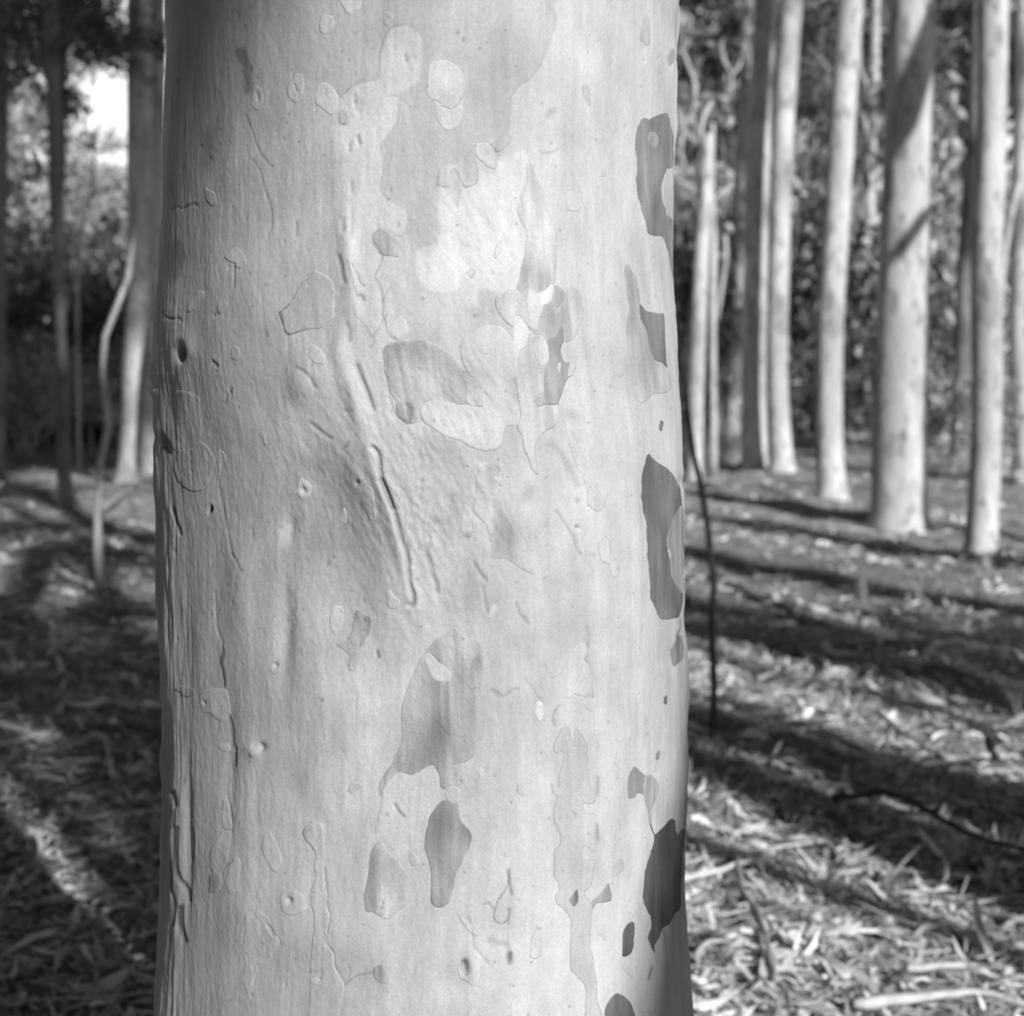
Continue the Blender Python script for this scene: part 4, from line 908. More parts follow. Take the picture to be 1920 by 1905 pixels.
def add_crown(root, top, zb, rs, dark=False, n=1, scale=1.0):
    """limbs and leaf masses of a tree from height zb up; `top(z)` gives the trunk centre"""
    for k in range(3 + n):
        z = zb - .6 + k * .55; p = top(z)
        l = link(bpy.data.objects.new('limb', LIMBS[k % 3]), root); l.location = p; l.rotation_euler = (0, 0, rs.rand() * 6.28); s = scale * (.8 + .5 * rs.rand()); l.scale = (s, s, s)
    for k in range(n):
        c = bpy.data.objects.new('crown', (CROWNS_D if dark else CROWNS)[rs.randint(2)]); link(c, root)
        p = top(zb + 1.2 + k * 2.1 * scale); c.location = (p[0] + rs.randn() * .5, p[1] + rs.randn() * .5, p[2]); s = scale * (.85 + .3 * rs.rand())
        c.scale = (s, s, s * .9); c.rotation_euler = (0, 0, rs.rand() * 6.28)

def tree(name, label, path, H=15, zb=10.5, mat=None, base=None, Y=None, crown=True, flare=.35, seed=0, group=None, top_end=None, dark=False, roots=0, cat='tree', nsec=20):
    """path: (px, py, width px) from the foot upwards"""
    mat = mat or M_TRUNK
    b = gp(path[0][0], path[0][1]); Y = Y or b.y; b = wp(path[0][0], path[0][1], Y); b.z = float(gh(b.x, b.y))
    sc = Y / F * 1.005
    pts = [wp(x, y, Y) for x, y, _ in path]; rd = [w_ * .5 * sc for _, _, w_ in path]
    pts[0].z = b.z
    P = catmull([tuple(p) + (r,) for p, r in zip(pts, rd)], .35, False)
    if top_end is None:
        a, c = Vector(P[0][:3]), Vector(P[-1][:3]); d = (c - a) / max(.5, c.z - a.z); last = P[-1]; zz_ = last[2]; ext = []
        while zz_ < H:
            zz_ += .6; t = zz_ - last[2]
            ext.append((last[0] + d.x * t * .8 + .03 * math.sin(zz_ * .8 + seed), last[1] + .05 * math.sin(zz_ * .6 + seed), zz_, max(.03, last[3] * (1 - .8 * t / (H - last[2] + .1)))))
        P = np.concatenate([P, ext]) if ext else P
    # foot flare, buried a little
    foot = P[0].copy(); foot[2] -= .12; foot[3] *= 1 + flare
    P[0][3] *= 1 + flare * .75
    mid = P[0] * .6 + P[1] * .4; mid[3] = P[1][3] * (1 + flare * .3)
    P = np.concatenate([[foot], [P[0]], [mid], P[1:]])
    root = tag(empty(name, (b.x, b.y, b.z)), label, cat, group)
    o = Vector(root.location)
    mb = MB(); tube(mb, [Vector(q[:3]) - o for q in P], [q[3] for q in P], nsec, .035, seed)
    rs = np.random.RandomState(seed + 900)
    if roots:
        for k in range(roots):
            a = 2 * math.pi * k / roots + rs.rand() * .6; r0 = P[1][3]; dv = Vector((math.cos(a), math.sin(a), 0))
            tube(mb, [dv * r0 * .3 + Vector((0, 0, .28)), dv * r0 * .9 + Vector((0, 0, .10)), dv * r0 * 1.5 + Vector((0, 0, .0)), dv * r0 * 2.1 + Vector((0, 0, -.06))], [r0 * .3, r0 * .3, r0 * .22, r0 * .1], 7, .1, k)
    link(bpy.data.objects.new('trunk', mb.mesh('trunk', mat)), root)
    def top(z):
        q = P[np.argmin(np.abs(P[:, 2] - z))]; return (q[0] - o.x, q[1] - o.y, z - o.z)
    if crown: add_crown(root, top, zb, rs, dark)
    return root

# trees right of the big trunk, left to right
G_R = None
tree('gum_tree', 'dark shaded trunk just left of the half lit pair, behind on the right', [(1374,862,42),(1380,700,38),(1390,500,38),(1400,250,38),(1412,0,38)], seed=1, mat=M_TRUNK, zb=11)
tree('gum_tree', 'trunk with blotchy shade, left one of the touching pair right of the big tree', [(1415,890,50),(1413,700,46),(1417,500,44),(1424,250,42),(1436,0,42)], seed=2, zb=12, Y=20.55)
tree('gum_tree', 'bright trunk, right one of the touching pair right of the big tree', [(1466,896,46),(1457,720,40),(1460,500,40),(1468,250,40),(1485,0,40)], seed=3, zb=11)
tree('gum_tree', 'straight bright trunk standing alone between the pair and the thickest trunk', [(1560,936,54),(1554,800,50),(1557,600,48),(1569,400,48),(1581,200,48),(1595,0,48)], seed=4, zb=10)
tree('gum_tree', 'thickest background trunk with diagonal branch shadows and a rooty flared foot', [(1686,978,104),(1686,880,100),(1686,760,97),(1694,500,92),(1703,250,88),(1712,0,84)], seed=5, zb=9.5, roots=0, flare=.16, nsec=32)
tree('gum_tree', 'tall bright smooth trunk near the right edge, closest on that side', [(1838,1040,60),(1846,900,58),(1851,760,56),(1850,500,56),(1860,250,52),(1862,0,54)], seed=6, zb=9.5, flare=.22)
tree('gum_tree', 'dark thin trunk close behind the tall bright trunk at right', [(1799,862,34),(1804,700,32),(1810,500,30),(1826,250,28),(1836,0,28)], seed=7, zb=10.5, mat=M_TRUNK_D)  # dark bark colour deepens the shade on this trunk
tree('gum_tree', 'pale distant trunk half hidden by leaves, left of the thickest trunk', [(1606,818,40),(1610,700,38),(1620,500,34),(1626,400,30),(1634,200,24)], seed=8, zb=6, H=12)
tree('gum_tree', 'bright far trunk cut by the right picture edge', [(1925,905,44),(1916,760,42),(1912,560,36),(1915,300,32)], seed=9, zb=7, H=12)
tree('gum_tree', 'pale distant trunk wrapped in leaves just right of the big tree', [(1303,850,30),(1306,700,30),(1312,560,28),(1318,440,26),(1325,330,18),(1329,250,10)], seed=10, crown=False, top_end=1, Y=20.0)
tree('dead_tree', 'short broken pale stem between the pair and the lone straight trunk', [(1504,790,24),(1506,600,26),(1512,480,24),(1515,425,22)], seed=11, crown=False, top_end=1, Y=33)
tree('young_tree', 'thin pale pole tree right of the thickest trunk', [(1745,792,12),(1744,650,11),(1748,480,10),(1752,310,8)], seed=12, crown=False, top_end=1, flare=.1)
tree('young_tree', 'thin leaning stem at the right edge above the dark roof', [(1868,700,12),(1876,560,11),(1890,440,11),(1912,330,9)], seed=13, crown=False, top_end=1, Y=13.5, flare=.1)

def limb_px(parent_lbl, name, label, path, Y, cat='tree', mat=None):
    return None
# branching dead top of the leaf-wrapped tree beside the big trunk
def dead_branches():
    Y = 20.4; root = tag(empty('dead_tree', tuple(wp(1330, 850, Y).xy) + (0,)), 'bare grey branching dead tree tangled beside the big trunk at upper right', 'tree')
    o = Vector(root.location); sc = Y / F
    segs = [[(1338,850,15),(1336,600,14),(1338,450,13),(1333,370,13),(1334,290,11),(1337,230,7)],
            [(1345,380,10),(1362,358,10),(1382,334,9)], [(1335,180,9),(1358,185,9),(1372,192,9),(1385,245,9)],
            [(1372,190,9),(1370,160,8),(1372,140,7),(1385,125,7),(1395,105,6),(1393,80,5)], [(1370,136,8),(1358,115,9),(1352,90,9),(1355,72,6)],
            [(1306,330,9),(1290,318,7),(1280,305,8),(1276,280,8),(1282,240,8),(1298,212,8),(1306,215,7)], [(1320,280,9),(1314,250,8),(1320,215,8),(1335,190,8)],
            [(1303,190,8),(1306,160,7),(1296,135,6),(1280,95,5)], [(1310,440,12),(1316,380,14),(1312,330,12),(1308,300,9)], [(1300,215,6),(1303,175,6),(1300,140,5)], [(1345,600,8),(1356,520,9),(1362,480,8),(1360,440,6)]]
    for i, s in enumerate(segs):
        mb = MB(); n = len(s)
        P = catmull([tuple(wp(x, y, Y + .15 * (i % 3))) + (w_ * .5 * sc,) for x, y, w_ in s], .15, False)
        if i == 0: P[0][2] = -.05
        tube(mb, [Vector(q[:3]) - o for q in P], [max(.012, q[3]) for q in P], 10, .08, i)
        link(bpy.data.objects.new('trunk' if i == 0 else 'branch', mb.mesh('branch', M_TRUNK)), root)
dead_branches()
# side branch of the thin pole
def pole_branch():
    Y = gp(1745, 792).y; root = tag(empty('dead_branch', tuple(wp(1746, 592, Y))), 'broken pale branch slanting up from the thin pole tree', 'branch'); o = Vector(root.location)
    mb = MB(); tube(mb, [wp(1748, 592, Y) - o, wp(1768, 568, Y) - o, wp(1790, 540, Y) - o], [5 * Y / F, 5 * Y / F, 4 * Y / F], 8, .1, 3)
    link(bpy.data.objects.new('stem', mb.mesh('stem', M_TRUNK)), root)
pole_branch()

# dark slender sapling right of the big trunk, and the left hand trees
tree('sapling', 'slender dark leaning sapling close beside the right edge of the big trunk', [(1338,1395,17),(1339,1280,14),(1334,1180,15),(1338,1100,13),(1327,985,13),(1312,900,12),(1300,850,11),(1288,760,10),(1272,660,9),(1260,560,8)], seed=20, mat=M_WOOD_D, H=3.6, crown=False, flare=.15)  # dark wood colour stands in for shade on this stem
tree('gum_tree', 'dark trunk with a lit swollen foot, third from the left edge', [(128,944,34),(119,890,26),(118,760,22),(115,640,20),(107,450,24),(103,250,26),(95,0,28)], seed=21, zb=10, flare=.5, mat=M_TRUNK_D)  # canopy shade partly put into the darker bark colour
tree('sapling', 'slender crooked sapling with a sunlit stem left of the big trunk', [(191,1122,20),(184,1040,17),(182,950,13),(187,870,13),(203,800,13),(197,740,14),(192,690,10),(197,630,11),(217,580,11),(240,520,11),(252,440,9),(258,350,8)], seed=22, H=4, flare=.1, crown=False, top_end=1)
tree('gum_tree', 'pale trunk beside the big tree on the left with shaded top, left of two', [(236,918,36),(242,800,28),(246,700,32),(260,560,42),(261,400,44),(261,200,44),(262,0,44)], seed=23, zb=10, flare=.45)
tree('gum_tree', 'pale trunk partly hidden by the left edge of the big tree', [(280,925,44),(279,800,34),(284,650,34),(290,450,30),(296,200,28)], seed=24, zb=11, Y=20.5)
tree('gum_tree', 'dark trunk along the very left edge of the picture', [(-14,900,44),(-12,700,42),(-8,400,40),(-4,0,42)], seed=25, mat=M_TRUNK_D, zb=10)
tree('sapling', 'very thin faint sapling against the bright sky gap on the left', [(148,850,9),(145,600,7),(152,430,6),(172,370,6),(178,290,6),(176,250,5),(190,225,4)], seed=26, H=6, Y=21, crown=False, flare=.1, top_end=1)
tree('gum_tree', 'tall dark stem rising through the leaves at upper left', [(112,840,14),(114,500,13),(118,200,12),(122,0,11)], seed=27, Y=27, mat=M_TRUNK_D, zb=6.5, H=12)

# ------------------------------------------------------------------ shed seen between the far trunks, with pale board wall and dark roof
def shed():
    Y = 46.0
    x0, x1 = wp(1728, 700, Y).x, wp(1800, 700, Y).x; z1 = wp(1750, 592, Y).z
    root = tag(empty('shed', (0, 0, 0)), 'pale board walled shed seen between the far trunks at right', 'shed')
    root.location = ((x0 + x1) / 2, Y, 0); n = 8; wdt = (x1 - x0) / n
    def box(name, a, b, mat, tone, par=root):
        o = Vector(root.location); a = Vector(a) - o; b = Vector(b) - o
        V = [(x, y, z) for x in (a.x, b.x) for y in (a.y, b.y) for z in (a.z, b.z)]
        Q = [(0, 1, 3, 2), (4, 6, 7, 5), (0, 4, 5, 1), (2, 3, 7, 6), (0, 2, 6, 4), (1, 5, 7, 3)]
        mb = MB(); mb.add(V, Q, a=tone); return link(bpy.data.objects.new(name, mb.mesh(name, mat, False)), par)
    for i in range(n): box('board', (x0 + i * wdt + .01, Y, -.1), (x0 + (i + 1) * wdt - .01, Y + .04 + .01 * (i % 2), z1), M_WOOD, .85 + .1 * (i % 3))
    box('wall', (x0, Y + .06, -.1), (x1, Y + 3, z1 - .02), M_WOOD, .7)
    box('roof', (x0 - .3, Y - .25, z1 + .003), (x1 + .3, Y + 3.2, z1 + .1), M_WOOD_D, .5)
shed()
def roof_block():
    Y = 48.0; a = wp(1882, 590, Y); b = wp(1985, 475, Y)
    root = tag(empty('outbuilding', ((a.x + b.x) / 2, Y, 0)), 'dark walled outbuilding at the far right edge behind the thin leaning stem', 'shed'); o = Vector(root.location)
    def box(name, p, q, mat, tone):
        p = Vector(p) - o; q = Vector(q) - o
        V = [(x, y, z) for x in (p.x, q.x) for y in (p.y, q.y) for z in (p.z, q.z)]
        mb = MB(); mb.add(V, [(0, 1, 3, 2), (4, 6, 7, 5), (0, 4, 5, 1), (2, 3, 7, 6), (0, 2, 6, 4), (1, 5, 7, 3)], a=tone); link(bpy.data.objects.new(name, mb.mesh(name, mat, False)), root)
    box('wall', (a.x, Y, -.1), (b.x, Y + 3, b.z), M_WOOD_D, .35)
    box('roof', (a.x - .2, Y - .3, b.z + .003), (b.x + .3, Y + 3.3, b.z + .16), M_WOOD, .6)
    box('rail', (a.x, Y - .06, a.z), (b.x, Y - .005, a.z + .12), M_WOOD_D, .9)
roof_block()

# ------------------------------------------------------------------ shrubs and bushy trees closing the view
def shrub(label, px, Y, zc, s, dark, seed, name='shrub', cat='shrub', group=None, sz=1.0):
    x = wp(px, 700, Y).x; root = tag(empty(name, (x, Y, 0)), label, cat, group); rs = np.random.RandomState(seed)
    c = link(bpy.data.objects.new('crown', (BUSH_D if dark else BUSH)[rs.randint(2)]), root); c.location = (0, 0, zc); c.scale = (s, s, s * sz); c.rotation_euler = (0, 0, rs.rand() * 6.28)
    for k in range(2):
        mb = MB(); a = rs.rand() * 6.28
        tube(mb, [Vector((math.cos(a) * .1, math.sin(a) * .1, -.1)), Vector((math.cos(a) * .3, math.sin(a) * .3, zc * .5)), Vector((math.cos(a) * .7, math.sin(a) * .7, zc + s))], [.07, .06, .02], 7, .1, k)
        link(bpy.data.objects.new('stem', mb.mesh('stem', M_TRUNK)), root)
    return root
G1 = 'dense shrubs closing the view on the right'; G2 = 'shrubs and low trees closing the view on the left'
L1 = 'leafy mottled shrub in the thicket behind the right hand trunks'; L2 = 'leafy shrub in the thicket behind the left hand trunks'
rs0 = np.random.RandomState(3)
k = 0
for Yb, hz, n, s0 in ((50, 2.4, 9, 1.15), (55, 6.4, 9, 1.35), (60, 11.0, 9, 1.7), (66, 16.5, 8, 2.1)):
    for i in range(n):
        px = 1180 + (i + rs0.rand() * .6) * (900 / n); k += 1
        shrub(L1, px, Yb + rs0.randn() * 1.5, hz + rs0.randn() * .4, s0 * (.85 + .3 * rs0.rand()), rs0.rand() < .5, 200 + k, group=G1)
for Yb, hz, n, s0 in ((31, .9, 9, .62), (36, 3.2, 8, .8)):
    for i in range(n):
        px = -260 + (i + rs0.rand() * .5) * (760 / n); k += 1
        shrub(L2, px, Yb + rs0.randn(), hz + rs0.randn() * .25, s0 * (.85 + .3 * rs0.rand()), hz < 2, 300 + k, group=G2)  # lowest row gets darker leaves in place of deep shade
shrub('tall leafy tree at the far left rising above the thicket', 30, 38, 6.4, 1.0, False, 401, 'bushy_tree', 'tree', sz=1.1)
shrub('rounded leafy tree beside the sky gap at left', 118, 40, 5.4, .75, False, 402, 'bushy_tree', 'tree')
shrub('pale leafy tree right of the sky gap behind the left trunks', 300, 42, 6.0, .8, False, 403, 'bushy_tree', 'tree')
shrub('far treetop below the sky gap at left', 215, 44, 4.1, .8, False, 404, 'bushy_tree', 'tree')
def twiggy(seed):
    rs = np.random.RandomState(seed); mb = MB(); tips = []
    def grow(p, d, L, r, lv):
        pts = [p]; 
        for i in range(4):
            d = (d + Vector(tuple(rs.randn(3) * .22))).normalized(); pts.append(pts[-1] + d * L / 4)
        tube(mb, pts, [r, r * .9, r * .8, r * .7, r * .55], 5, 0, seed)
        if lv == 0: tips.append(pts[-1]); tips.append(pts[2]); return
        for i in range(3):
            nd = (d + Vector(tuple(rs.randn(3) * .55)) + Vector((0, 0, .15))).normalized(); grow(pts[2 + i % 3], nd, L * .68, r * .55, lv - 1)
    for i in range(4):
        a = rs.rand() * 6.28; grow(Vector((.3 * math.cos(a), .3 * math.sin(a), -.1)), Vector((.35 * math.cos(a), .35 * math.sin(a), 1)).normalized(), 1.15, .035, 3)
    st = mb.mesh('stem', M_TRUNK)
    n = 1500; T_ = np.array([tuple(t) for t in tips]); P = T_[rs.randint(0, len(T_), n)] + rs.randn(n, 3) * .17
    L = .17 * (.6 + .8 * rs.rand(n)); a = rs.randn(n, 3); a[:, 2] -= 1; a /= np.linalg.norm(a, axis=1)[:, None]; b = np.cross(a, rs.randn(n, 3)); b /= np.linalg.norm(b, axis=1)[:, None]
    a *= L[:, None] * .5; b *= L[:, None] * .17
    V = np.stack([P - a, P + b, P + a, P - b], 1).reshape(-1, 3)
    dk = mesh_np('crown', V, [np.arange(4 * n).reshape(-1, 4)], False, M_LEAF_D, {'tone': np.ones(4 * n)})
    return st, mesh_np('crown', V, [np.arange(4 * n).reshape(-1, 4)], False, M_LEAF_P, {'tone': np.repeat(np.clip(np.exp(rs.randn(n) * .4), .4, 2), 4)}), dk
TW = [twiggy(i) for i in range(3)]
def undergrowth(px, Y, h, seed, side, nar=1.0):
    rs = np.random.RandomState(seed); x = wp(px, 700, Y).x
    root = tag(empty('undergrowth_shrub', (x, Y, 0), rs.rand() * 6.28), 'twiggy sunlit shrub tangled between the far trunks on the ' + side, 'shrub', 'twiggy shrubs between the trunks on the ' + side)
    k = rs.randint(3); sc_ = h / 2.8
    for nm, me in (('stem', TW[k][0]), ('crown', TW[k][2 if rs.rand() < .45 else 1])):
        o = link(bpy.data.objects.new(nm, me), root); o.scale = (sc_ * nar, sc_ * nar, sc_ * (1 + .3 * rs.rand()))
rs1 = np.random.RandomState(12)
for i, (px, Y, h) in enumerate([(1290, 25, 3.2), (1315, 27, 5.6), (1345, 26, 2.6), (1275, 29, 6.5), (1362, 29, 5.5), (1325, 24.5, 1.5), (1520, 30, 4.2), (1512, 36, 6.5), (1600, 31, 5.2), (1636, 34, 7), (1612, 27, 1.3),
                                (1775, 34, 6.5), (1765, 26, 1.0), (1895, 20, 1.5), (1910, 26, 3.8), (1900, 32, 6), (1880, 38, 7.5), (1450, 36, 7), (1520, 42, 8.5), (1640, 42, 9), (1780, 44, 9), (1330, 40, 9)]):
    undergrowth(px, Y + rs1.randn() * .5, h, 500 + i, 'right')
for i, (px, Y, h) in enumerate([(1296, 21.5, 2.4), (1322, 22, 1.5), (1302, 23, 4.6), (1338, 23.5, 3.4)]):
    undergrowth(px, Y, h, 590 + i, 'right', .34)
for i, (px, Y, h) in enumerate([(60, 27, 3.6), (150, 29, 4.0), (205, 26, 2.6), (20, 24, 2.2), (90, 33, 5.2), (225, 33, 4.6), (160, 36, 5.0)]):
    undergrowth(px, Y, h, 560 + i, 'left')
def grass_tuft(px, py, h, seed, label):
    p = gp(px, py); p.z = float(gh(p.x, p.y)); rs = np.random.RandomState(seed); mb = MB()
    for i in range(34):
        a = rs.rand() * 6.28; l = h * (.5 + .6 * rs.rand()); ln = .15 + .7 * rs.rand(); w_ = .0022 + .002 * rs.rand(); d = Vector((math.cos(a), math.sin(a), 0)); sd_ = Vector((-d.y, d.x, 0)) * w_; b0 = d * .02 * rs.rand()
        P = [b0 + d * (ln * l * t * t) + Vector((0, 0, l * t * (1 - .35 * ln * t))) for t in (0, .35, .7, 1)]
        V = []; [V.extend([tuple(q - sd_ * (1 - k * .3)), tuple(q + sd_ * (1 - k * .3))]) for k, q in enumerate(P)]
        mb.add(V, [(0, 1, 3, 2), (2, 3, 5, 4), (4, 5, 7, 6)], a=.5 + .6 * rs.rand())
    o = bpy.data.objects.new('grass_tuft', mb.mesh('grass_tuft', M_LITTER, False)); o.location = p
    tag(link(o), label, 'grass')
grass_tuft(1885, 1225, .30, 1, 'dry grass tuft beside the shadow band near the right edge')
grass_tuft(1905, 1330, .26, 2, 'dry grass tuft at the right edge in the lit middle ground')
grass_tuft(1620, 1110, .25, 3, 'low dry grass tuft in front of the thickest far trunk')
grass_tuft(1720, 1125, .22, 4, 'small dry grass tuft right of the shadow before the tall bright trunk')
grass_tuft(1480, 1165, .16, 5, 'tiny grass tuft inside the wide shadow band')
grass_tuft(1850, 1085, .22, 6, 'grass tuft just in front of the tall bright trunk near the right edge')

# leafy boughs hanging into the top left
def hanging(label, px, py, Y, s, seed, dark=True):
    p = wp(px, py, Y); root = tag(empty('leafy_bough', tuple(p)), label, 'branch')
    c = link(bpy.data.objects.new('foliage', BOUGH[seed % 2]), root); c.scale = (s, s, s * .8); c.rotation_euler = (0, 0, seed * 1.7)
    mb = MB(); tube(mb, [Vector((0, 0, 3.2)), Vector((.2, .1, 1.5)), Vector((0, 0, 0)), Vector((-.3, 0, -.4 * s))], [.05, .04, .03, .01], 7, .1, seed)
    link(bpy.data.objects.new('branch', mb.mesh('branch', M_TRUNK_D)), root)
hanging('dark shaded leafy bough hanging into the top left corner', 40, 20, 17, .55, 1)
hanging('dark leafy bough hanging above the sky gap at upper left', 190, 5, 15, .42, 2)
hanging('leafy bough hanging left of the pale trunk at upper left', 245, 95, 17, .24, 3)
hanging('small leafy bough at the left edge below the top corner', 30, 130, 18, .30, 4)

# ------------------------------------------------------------------ trees behind and beside the camera whose shadows fall into the view
PERP = Vector((math.cos(SUN_AZ), math.sin(SUN_AZ), 0)); SH = Vector((math.sin(SUN_AZ), -math.cos(SUN_AZ), 0))
VPX, VPY = 960 - F * math.tan(SUN_AZ) / math.cos(PITCH), 952.5 - F * math.tan(PITCH)
def c_of(slope):
    px = 1500; return gp(px, VPY + slope * (px - VPX)).dot(PERP)

def outside_tree(c, Ls, r, H, zb, label, seed, crown=True, lean=(0, 0), n=2, scale=.75, tp=.45):
    if crown: H += 4; zb = H - 2
    p = PERP * c + SH * Ls; p.z = 0
    root = tag(empty('gum_tree', tuple(p)), label, 'tree', 'trees standing behind the photographer'); mb = MB(); pts = []; rd = []
    for i in range(16):
        z = -.1 + (H + .1) * i / 15; pts.append(Vector((lean[0] * z + .04 * math.sin(z * .7 + seed), lean[1] * z + .04 * math.sin(z * .9 + seed * 2), z))); rd.append(r * (1 - tp * z / H) * (1 + .35 * math.exp(-z * 3)))
    tube(mb, pts, rd, 18, .04, seed); link(bpy.data.objects.new('trunk', mb.mesh('trunk', M_TRUNK)), root)
    if crown:
        add_crown(root, lambda z: (lean[0] * z, lean[1] * z, z), zb, np.random.RandomState(seed + 70), True, n, scale)
    return root
OL = 'pale barked gum tree standing behind the photographer, outside the picture'
def band(s0, s1, Ls, H, zb, seed, **kw):
    ca, cb = c_of(s0), c_of(s1); outside_tree((ca + cb) / 2, Ls, abs(ca - cb) / 2, H, zb, OL, seed, **kw)
band(.144, .156, 3.0, 19, 14, 1)
band(.176, .186, 6.0, 17, 13, 2)
band(.205, .215, 5.0, 16, 12, 3); band(.222, .236, 8.0, 18, 13, 4); band(.243, .250, 9.5, 15, 11.5, 5)
band(.262, .270, 7.0, 17, 12.5, 6)
band(.335, .358, 6.2, 18, 14, 7)
band(.377, .415, 5.0, 20, 15, 8)
band(.68, .80, 6.0, 16, 12, 10); band(.88, .97, 4.0, 17, 13, 11); band(1.04, 1.20, 7.5, 18, 14, 12)

def shade_at(px, py, Y, t, sc_, seed, z=None, label=OL, ncr=1, bend=0.0):
    """an unseen tree added outside the picture so that its crown stands between the sun and that spot"""
    p = wp(px, py, Y) if z is None else Vector((wp(px, 700, Y).x, Y, z)); q = p + SUNV * t
    root = tag(empty('gum_tree', (q.x, q.y, 0)), label, 'tree', 'trees standing behind the photographer'); rs = np.random.RandomState(seed); mb = MB()
    off = PERP * bend
    tube(mb, [off * (1 - max(0, k / 8 - .5) * 2) ** .8 + Vector((.1 * math.sin(k), .1 * math.cos(k), -.1 + q.z * k / 8)) for k in range(9)], [.16 * (1 - .08 * k) * min(1, .5 + sc_) for k in range(9)], 12, .05, seed)
    link(bpy.data.objects.new('trunk', mb.mesh('trunk', M_TRUNK)), root)
    for k in range(ncr):
        c = link(bpy.data.objects.new('crown', CROWNS_D[(seed + k) % 2]), root); c.location = (rs.randn() * .3 * sc_, rs.randn() * .3 * sc_, q.z + k * 1.5 * sc_); c.scale = (sc_, sc_, sc_); c.rotation_euler = (0, 0, rs.rand() * 6.28)
    return root
shade_at(115, 300, 16.0, 22, .85, 61, ncr=2)
shade_at(262, 170, 18.2, 24, .8, 62, ncr=2)
shade_at(228, 330, 9.35, 14, .42, 63, bend=.85)
shade_at(1385, 350, 22.6, 30, .45, 64, ncr=2)
shade_at(1392, 600, 22.6, 31, .42, 65, ncr=2)
shade_at(1382, 790, 22.6, 33, .38, 66)
shade_at(1818, 330, 22.6, 30, .55, 67, ncr=2)
shade_at(1804, 620, 22.6, 33, .30, 68)
# small unseen trees added so their crowns shade the floor beside the big trunk
for kx, (cc, aa) in enumerate(((1.68, 5.2), (1.62, 6.3), (1.75, 7.2), (2.15, 7.9), (2.95, 11.6), (3.25, 13.9), (3.75, 18.4), (5.35, 7.1), (6.05, 6.3), (6.6, 5.9), (5.7, 5.0))):
    g = PERP * cc - SH * aa
    shade_at(0, 0, 1, (4.0 + aa) / math.cos(SUN_EL), .30, 70 + kx) if False else None
    q = g + SUNV * ((5.0 + aa) / math.cos(SUN_EL))
    root = tag(empty('gum_tree', (q.x, q.y, 0)), OL, 'tree', 'trees standing behind the photographer'); mb = MB()
    tube(mb, [PERP * ((.9 if 2 < cc < 2.5 else .3 if cc > 2.5 else 0) * (1 - max(0, k / 6 - .5) * 2)) + Vector((0, 0, -.1 + q.z * k / 6)) for k in range(7)], [.06] * 7, 10, .05, kx); link(bpy.data.objects.new('trunk', mb.mesh('trunk', M_TRUNK)), root)
    c = link(bpy.data.objects.new('crown', (BOUGH if cc > 5 else CROWNS_D)[kx % 2]), root); c.location = (0, 0, q.z); c.scale = (.32, .32, .32) if cc > 1.5 else (.16, .16, .2)
# unseen leaning stems added to cast shade: soft edged shade on the top left and lower right of the big trunk, diagonal shade on the thickest far trunk
def lean_tree(c0, z0, c1, z1, a_target, Ls, r, H, seed):
    """trunk whose shadow on a stem standing at distance a_target passes (c0,z0) and (c1,z1)"""
    dz = (a_target + Ls) * math.tan(SUN_EL); sl = (c1 - c0) / (z1 - z0); cb = c0 - sl * (z0 + dz)
    outside_tree(cb, Ls, r, H, H - 4, OL, seed, lean=(PERP.x * sl, PERP.y * sl), tp=.2, crown=False)
lean_tree(.36, 1.85, .18, 1.5, 1.34, 10, .2, 13, 81)
lean_tree(1.01, .93, 1.16, 1.35, 1.34, 8, .16, 12, 82)
Yt = gp(1686, 978).y; p1 = wp(1755, 0, Yt); p2 = wp(1650, 270, Yt); p3 = wp(1740, 400, Yt); p4 = wp(1650, 500, Yt)
SHH = -SH

def limb_tree(c, Ls, segs, seed):
    """tree outside the picture whose drooping limbs throw the diagonal shadows on the thickest far trunk"""
    root = outside_tree(c, Ls, .09, 13, 12, OL, seed, crown=False); o = Vector(root.location)
    for A, B, r in segs:
        def lift(P): d = (P.dot(SHH) + Ls); return PERP * P.dot(PERP) + SH * Ls + Vector((0, 0, P.z + d * math.tan(SUN_EL)))
        a, b = lift(A), lift(B); d = (b - a); t = (c - a.dot(PERP)) / d.dot(PERP); st = a + d * t + Vector((0, 0, -.25)); en = b + d * .25
        mb = MB(); tube(mb, [st - o, a - o, (a + b) / 2 - o + Vector((0, 0, .05)), b - o, en - o], [r, r, r * .9, r * .85, r * .5], 10, .08, seed)
        link(bpy.data.objects.new('limb', mb.mesh('limb', M_TRUNK)), root)
limb_tree(10.5, -3.0, [(p1, p2, .16), (p3, p4, .075)], 83)

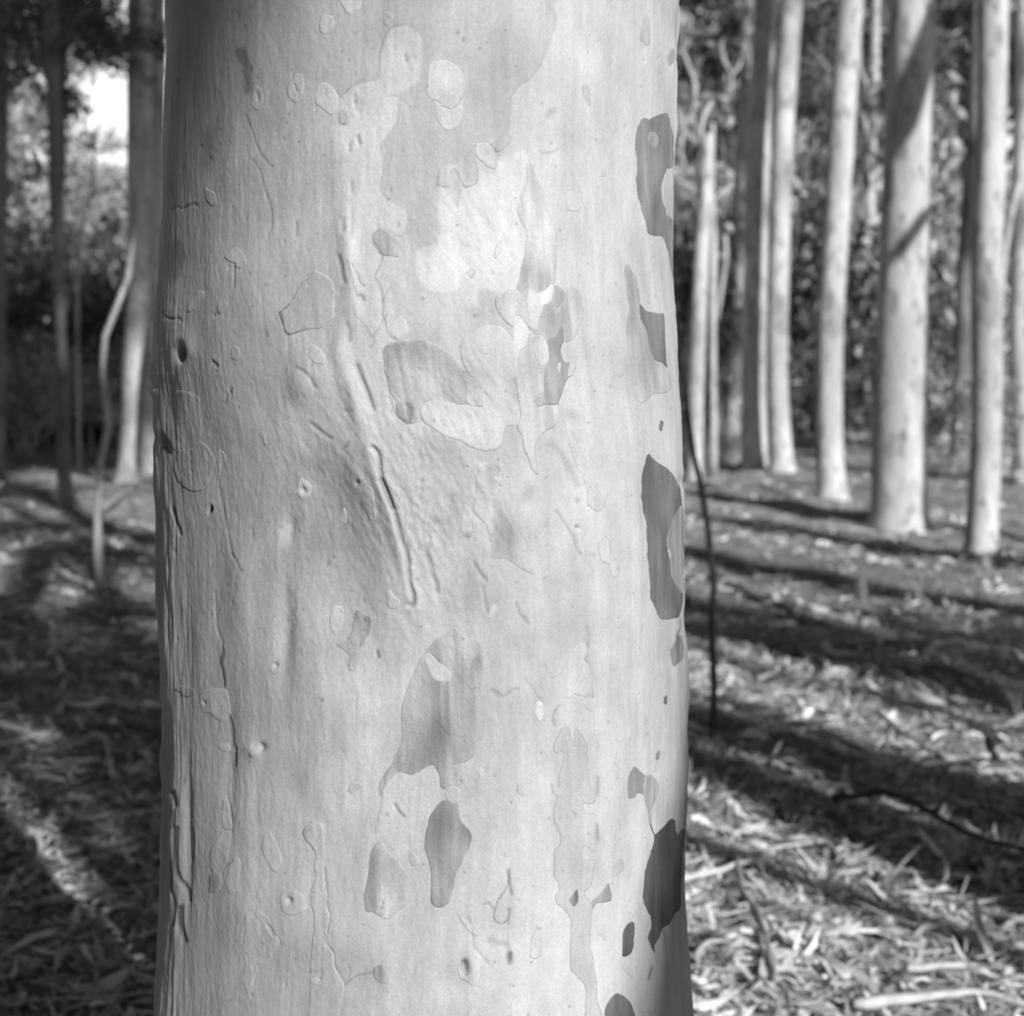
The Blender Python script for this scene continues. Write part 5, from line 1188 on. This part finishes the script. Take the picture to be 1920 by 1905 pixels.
def clouds():  # bright cloud bank added to turn the sky gap white
    rs = np.random.RandomState(9); mb = MB()
    for i in range(46):
        x = -260 + 320 * rs.rand(); z = 18 + 75 * rs.rand() ** 1.1; y = 340 + 25 * rs.rand(); r = 16 + 16 * rs.rand()
        u = np.linspace(0, math.pi, 13); v = np.linspace(0, 2 * math.pi, 25)[:-1]; UU, VV = np.meshgrid(u, v, indexing='ij')
        rr = r * (1 + .10 * np.sin(5 * UU + i) * np.cos(4 * VV + i) + .05 * np.sin(11 * UU) * np.sin(9 * VV))
        V = np.stack([x + 1.3 * rr * np.sin(UU) * np.cos(VV), y + rr * np.sin(UU) * np.sin(VV), z + .8 * rr * np.cos(UU)], -1).reshape(-1, 3)
        idx = np.arange(13 * 24).reshape(13, 24); nx = np.roll(idx, -1, 1)
        mb.add(V, np.stack([idx[:-1], idx[1:], nx[1:], nx[:-1]], -1).reshape(-1, 4))
    m, t, b = nmat('sky_gap_white'); b.inputs['Base Color'].default_value = (.9, .9, .9, 1); b.inputs['Roughness'].default_value = 1; b.inputs['Specular IOR Level'].default_value = 0
    tag(link(bpy.data.objects.new('clouds', mb.mesh('clouds', m))), kind='structure')
clouds()

# forest closing the left side and the back, where its crowns hide the sky
rsl = np.random.RandomState(77)
for i in range(26):
    a = i / 25
    x, y = (-7 - 5 * rsl.rand() - 6 * a, -14 + 30 * a + rsl.randn()) if i < 16 else (-10 + (i - 16) * 1.1, -13 - 4 * rsl.rand())
    if i < 16: x = min(x, -.42 * max(y, 0) - 5)
    root = tag(empty('gum_tree', (x, y, 0)), 'bushy gum tree of the forest left of and behind the photographer, outside the picture', 'tree', 'forest trees left of the picture')
    mb = MB(); tube(mb, [Vector((0, 0, -.1 + 14 * k / 8)) for k in range(9)], [.22 * (1 - .08 * k) for k in range(9)], 10, .05, i)
    link(bpy.data.objects.new('trunk', mb.mesh('trunk', M_TRUNK)), root)
    for k in range(3):
        c = link(bpy.data.objects.new('crown', BUSH_D[k % 2]), root); c.location = (rsl.randn() * .5, rsl.randn() * .5, 2.6 + k * 4.6); c.scale = (1.1, 1.3, 1.05); c.rotation_euler = (0, 0, rsl.rand() * 6.28)

outside_tree(.99, 3.0, .05, 4.1, 3.6, OL, 91, crown=False, tp=.2)  # thin unseen stem added to cut short the lit streak at left
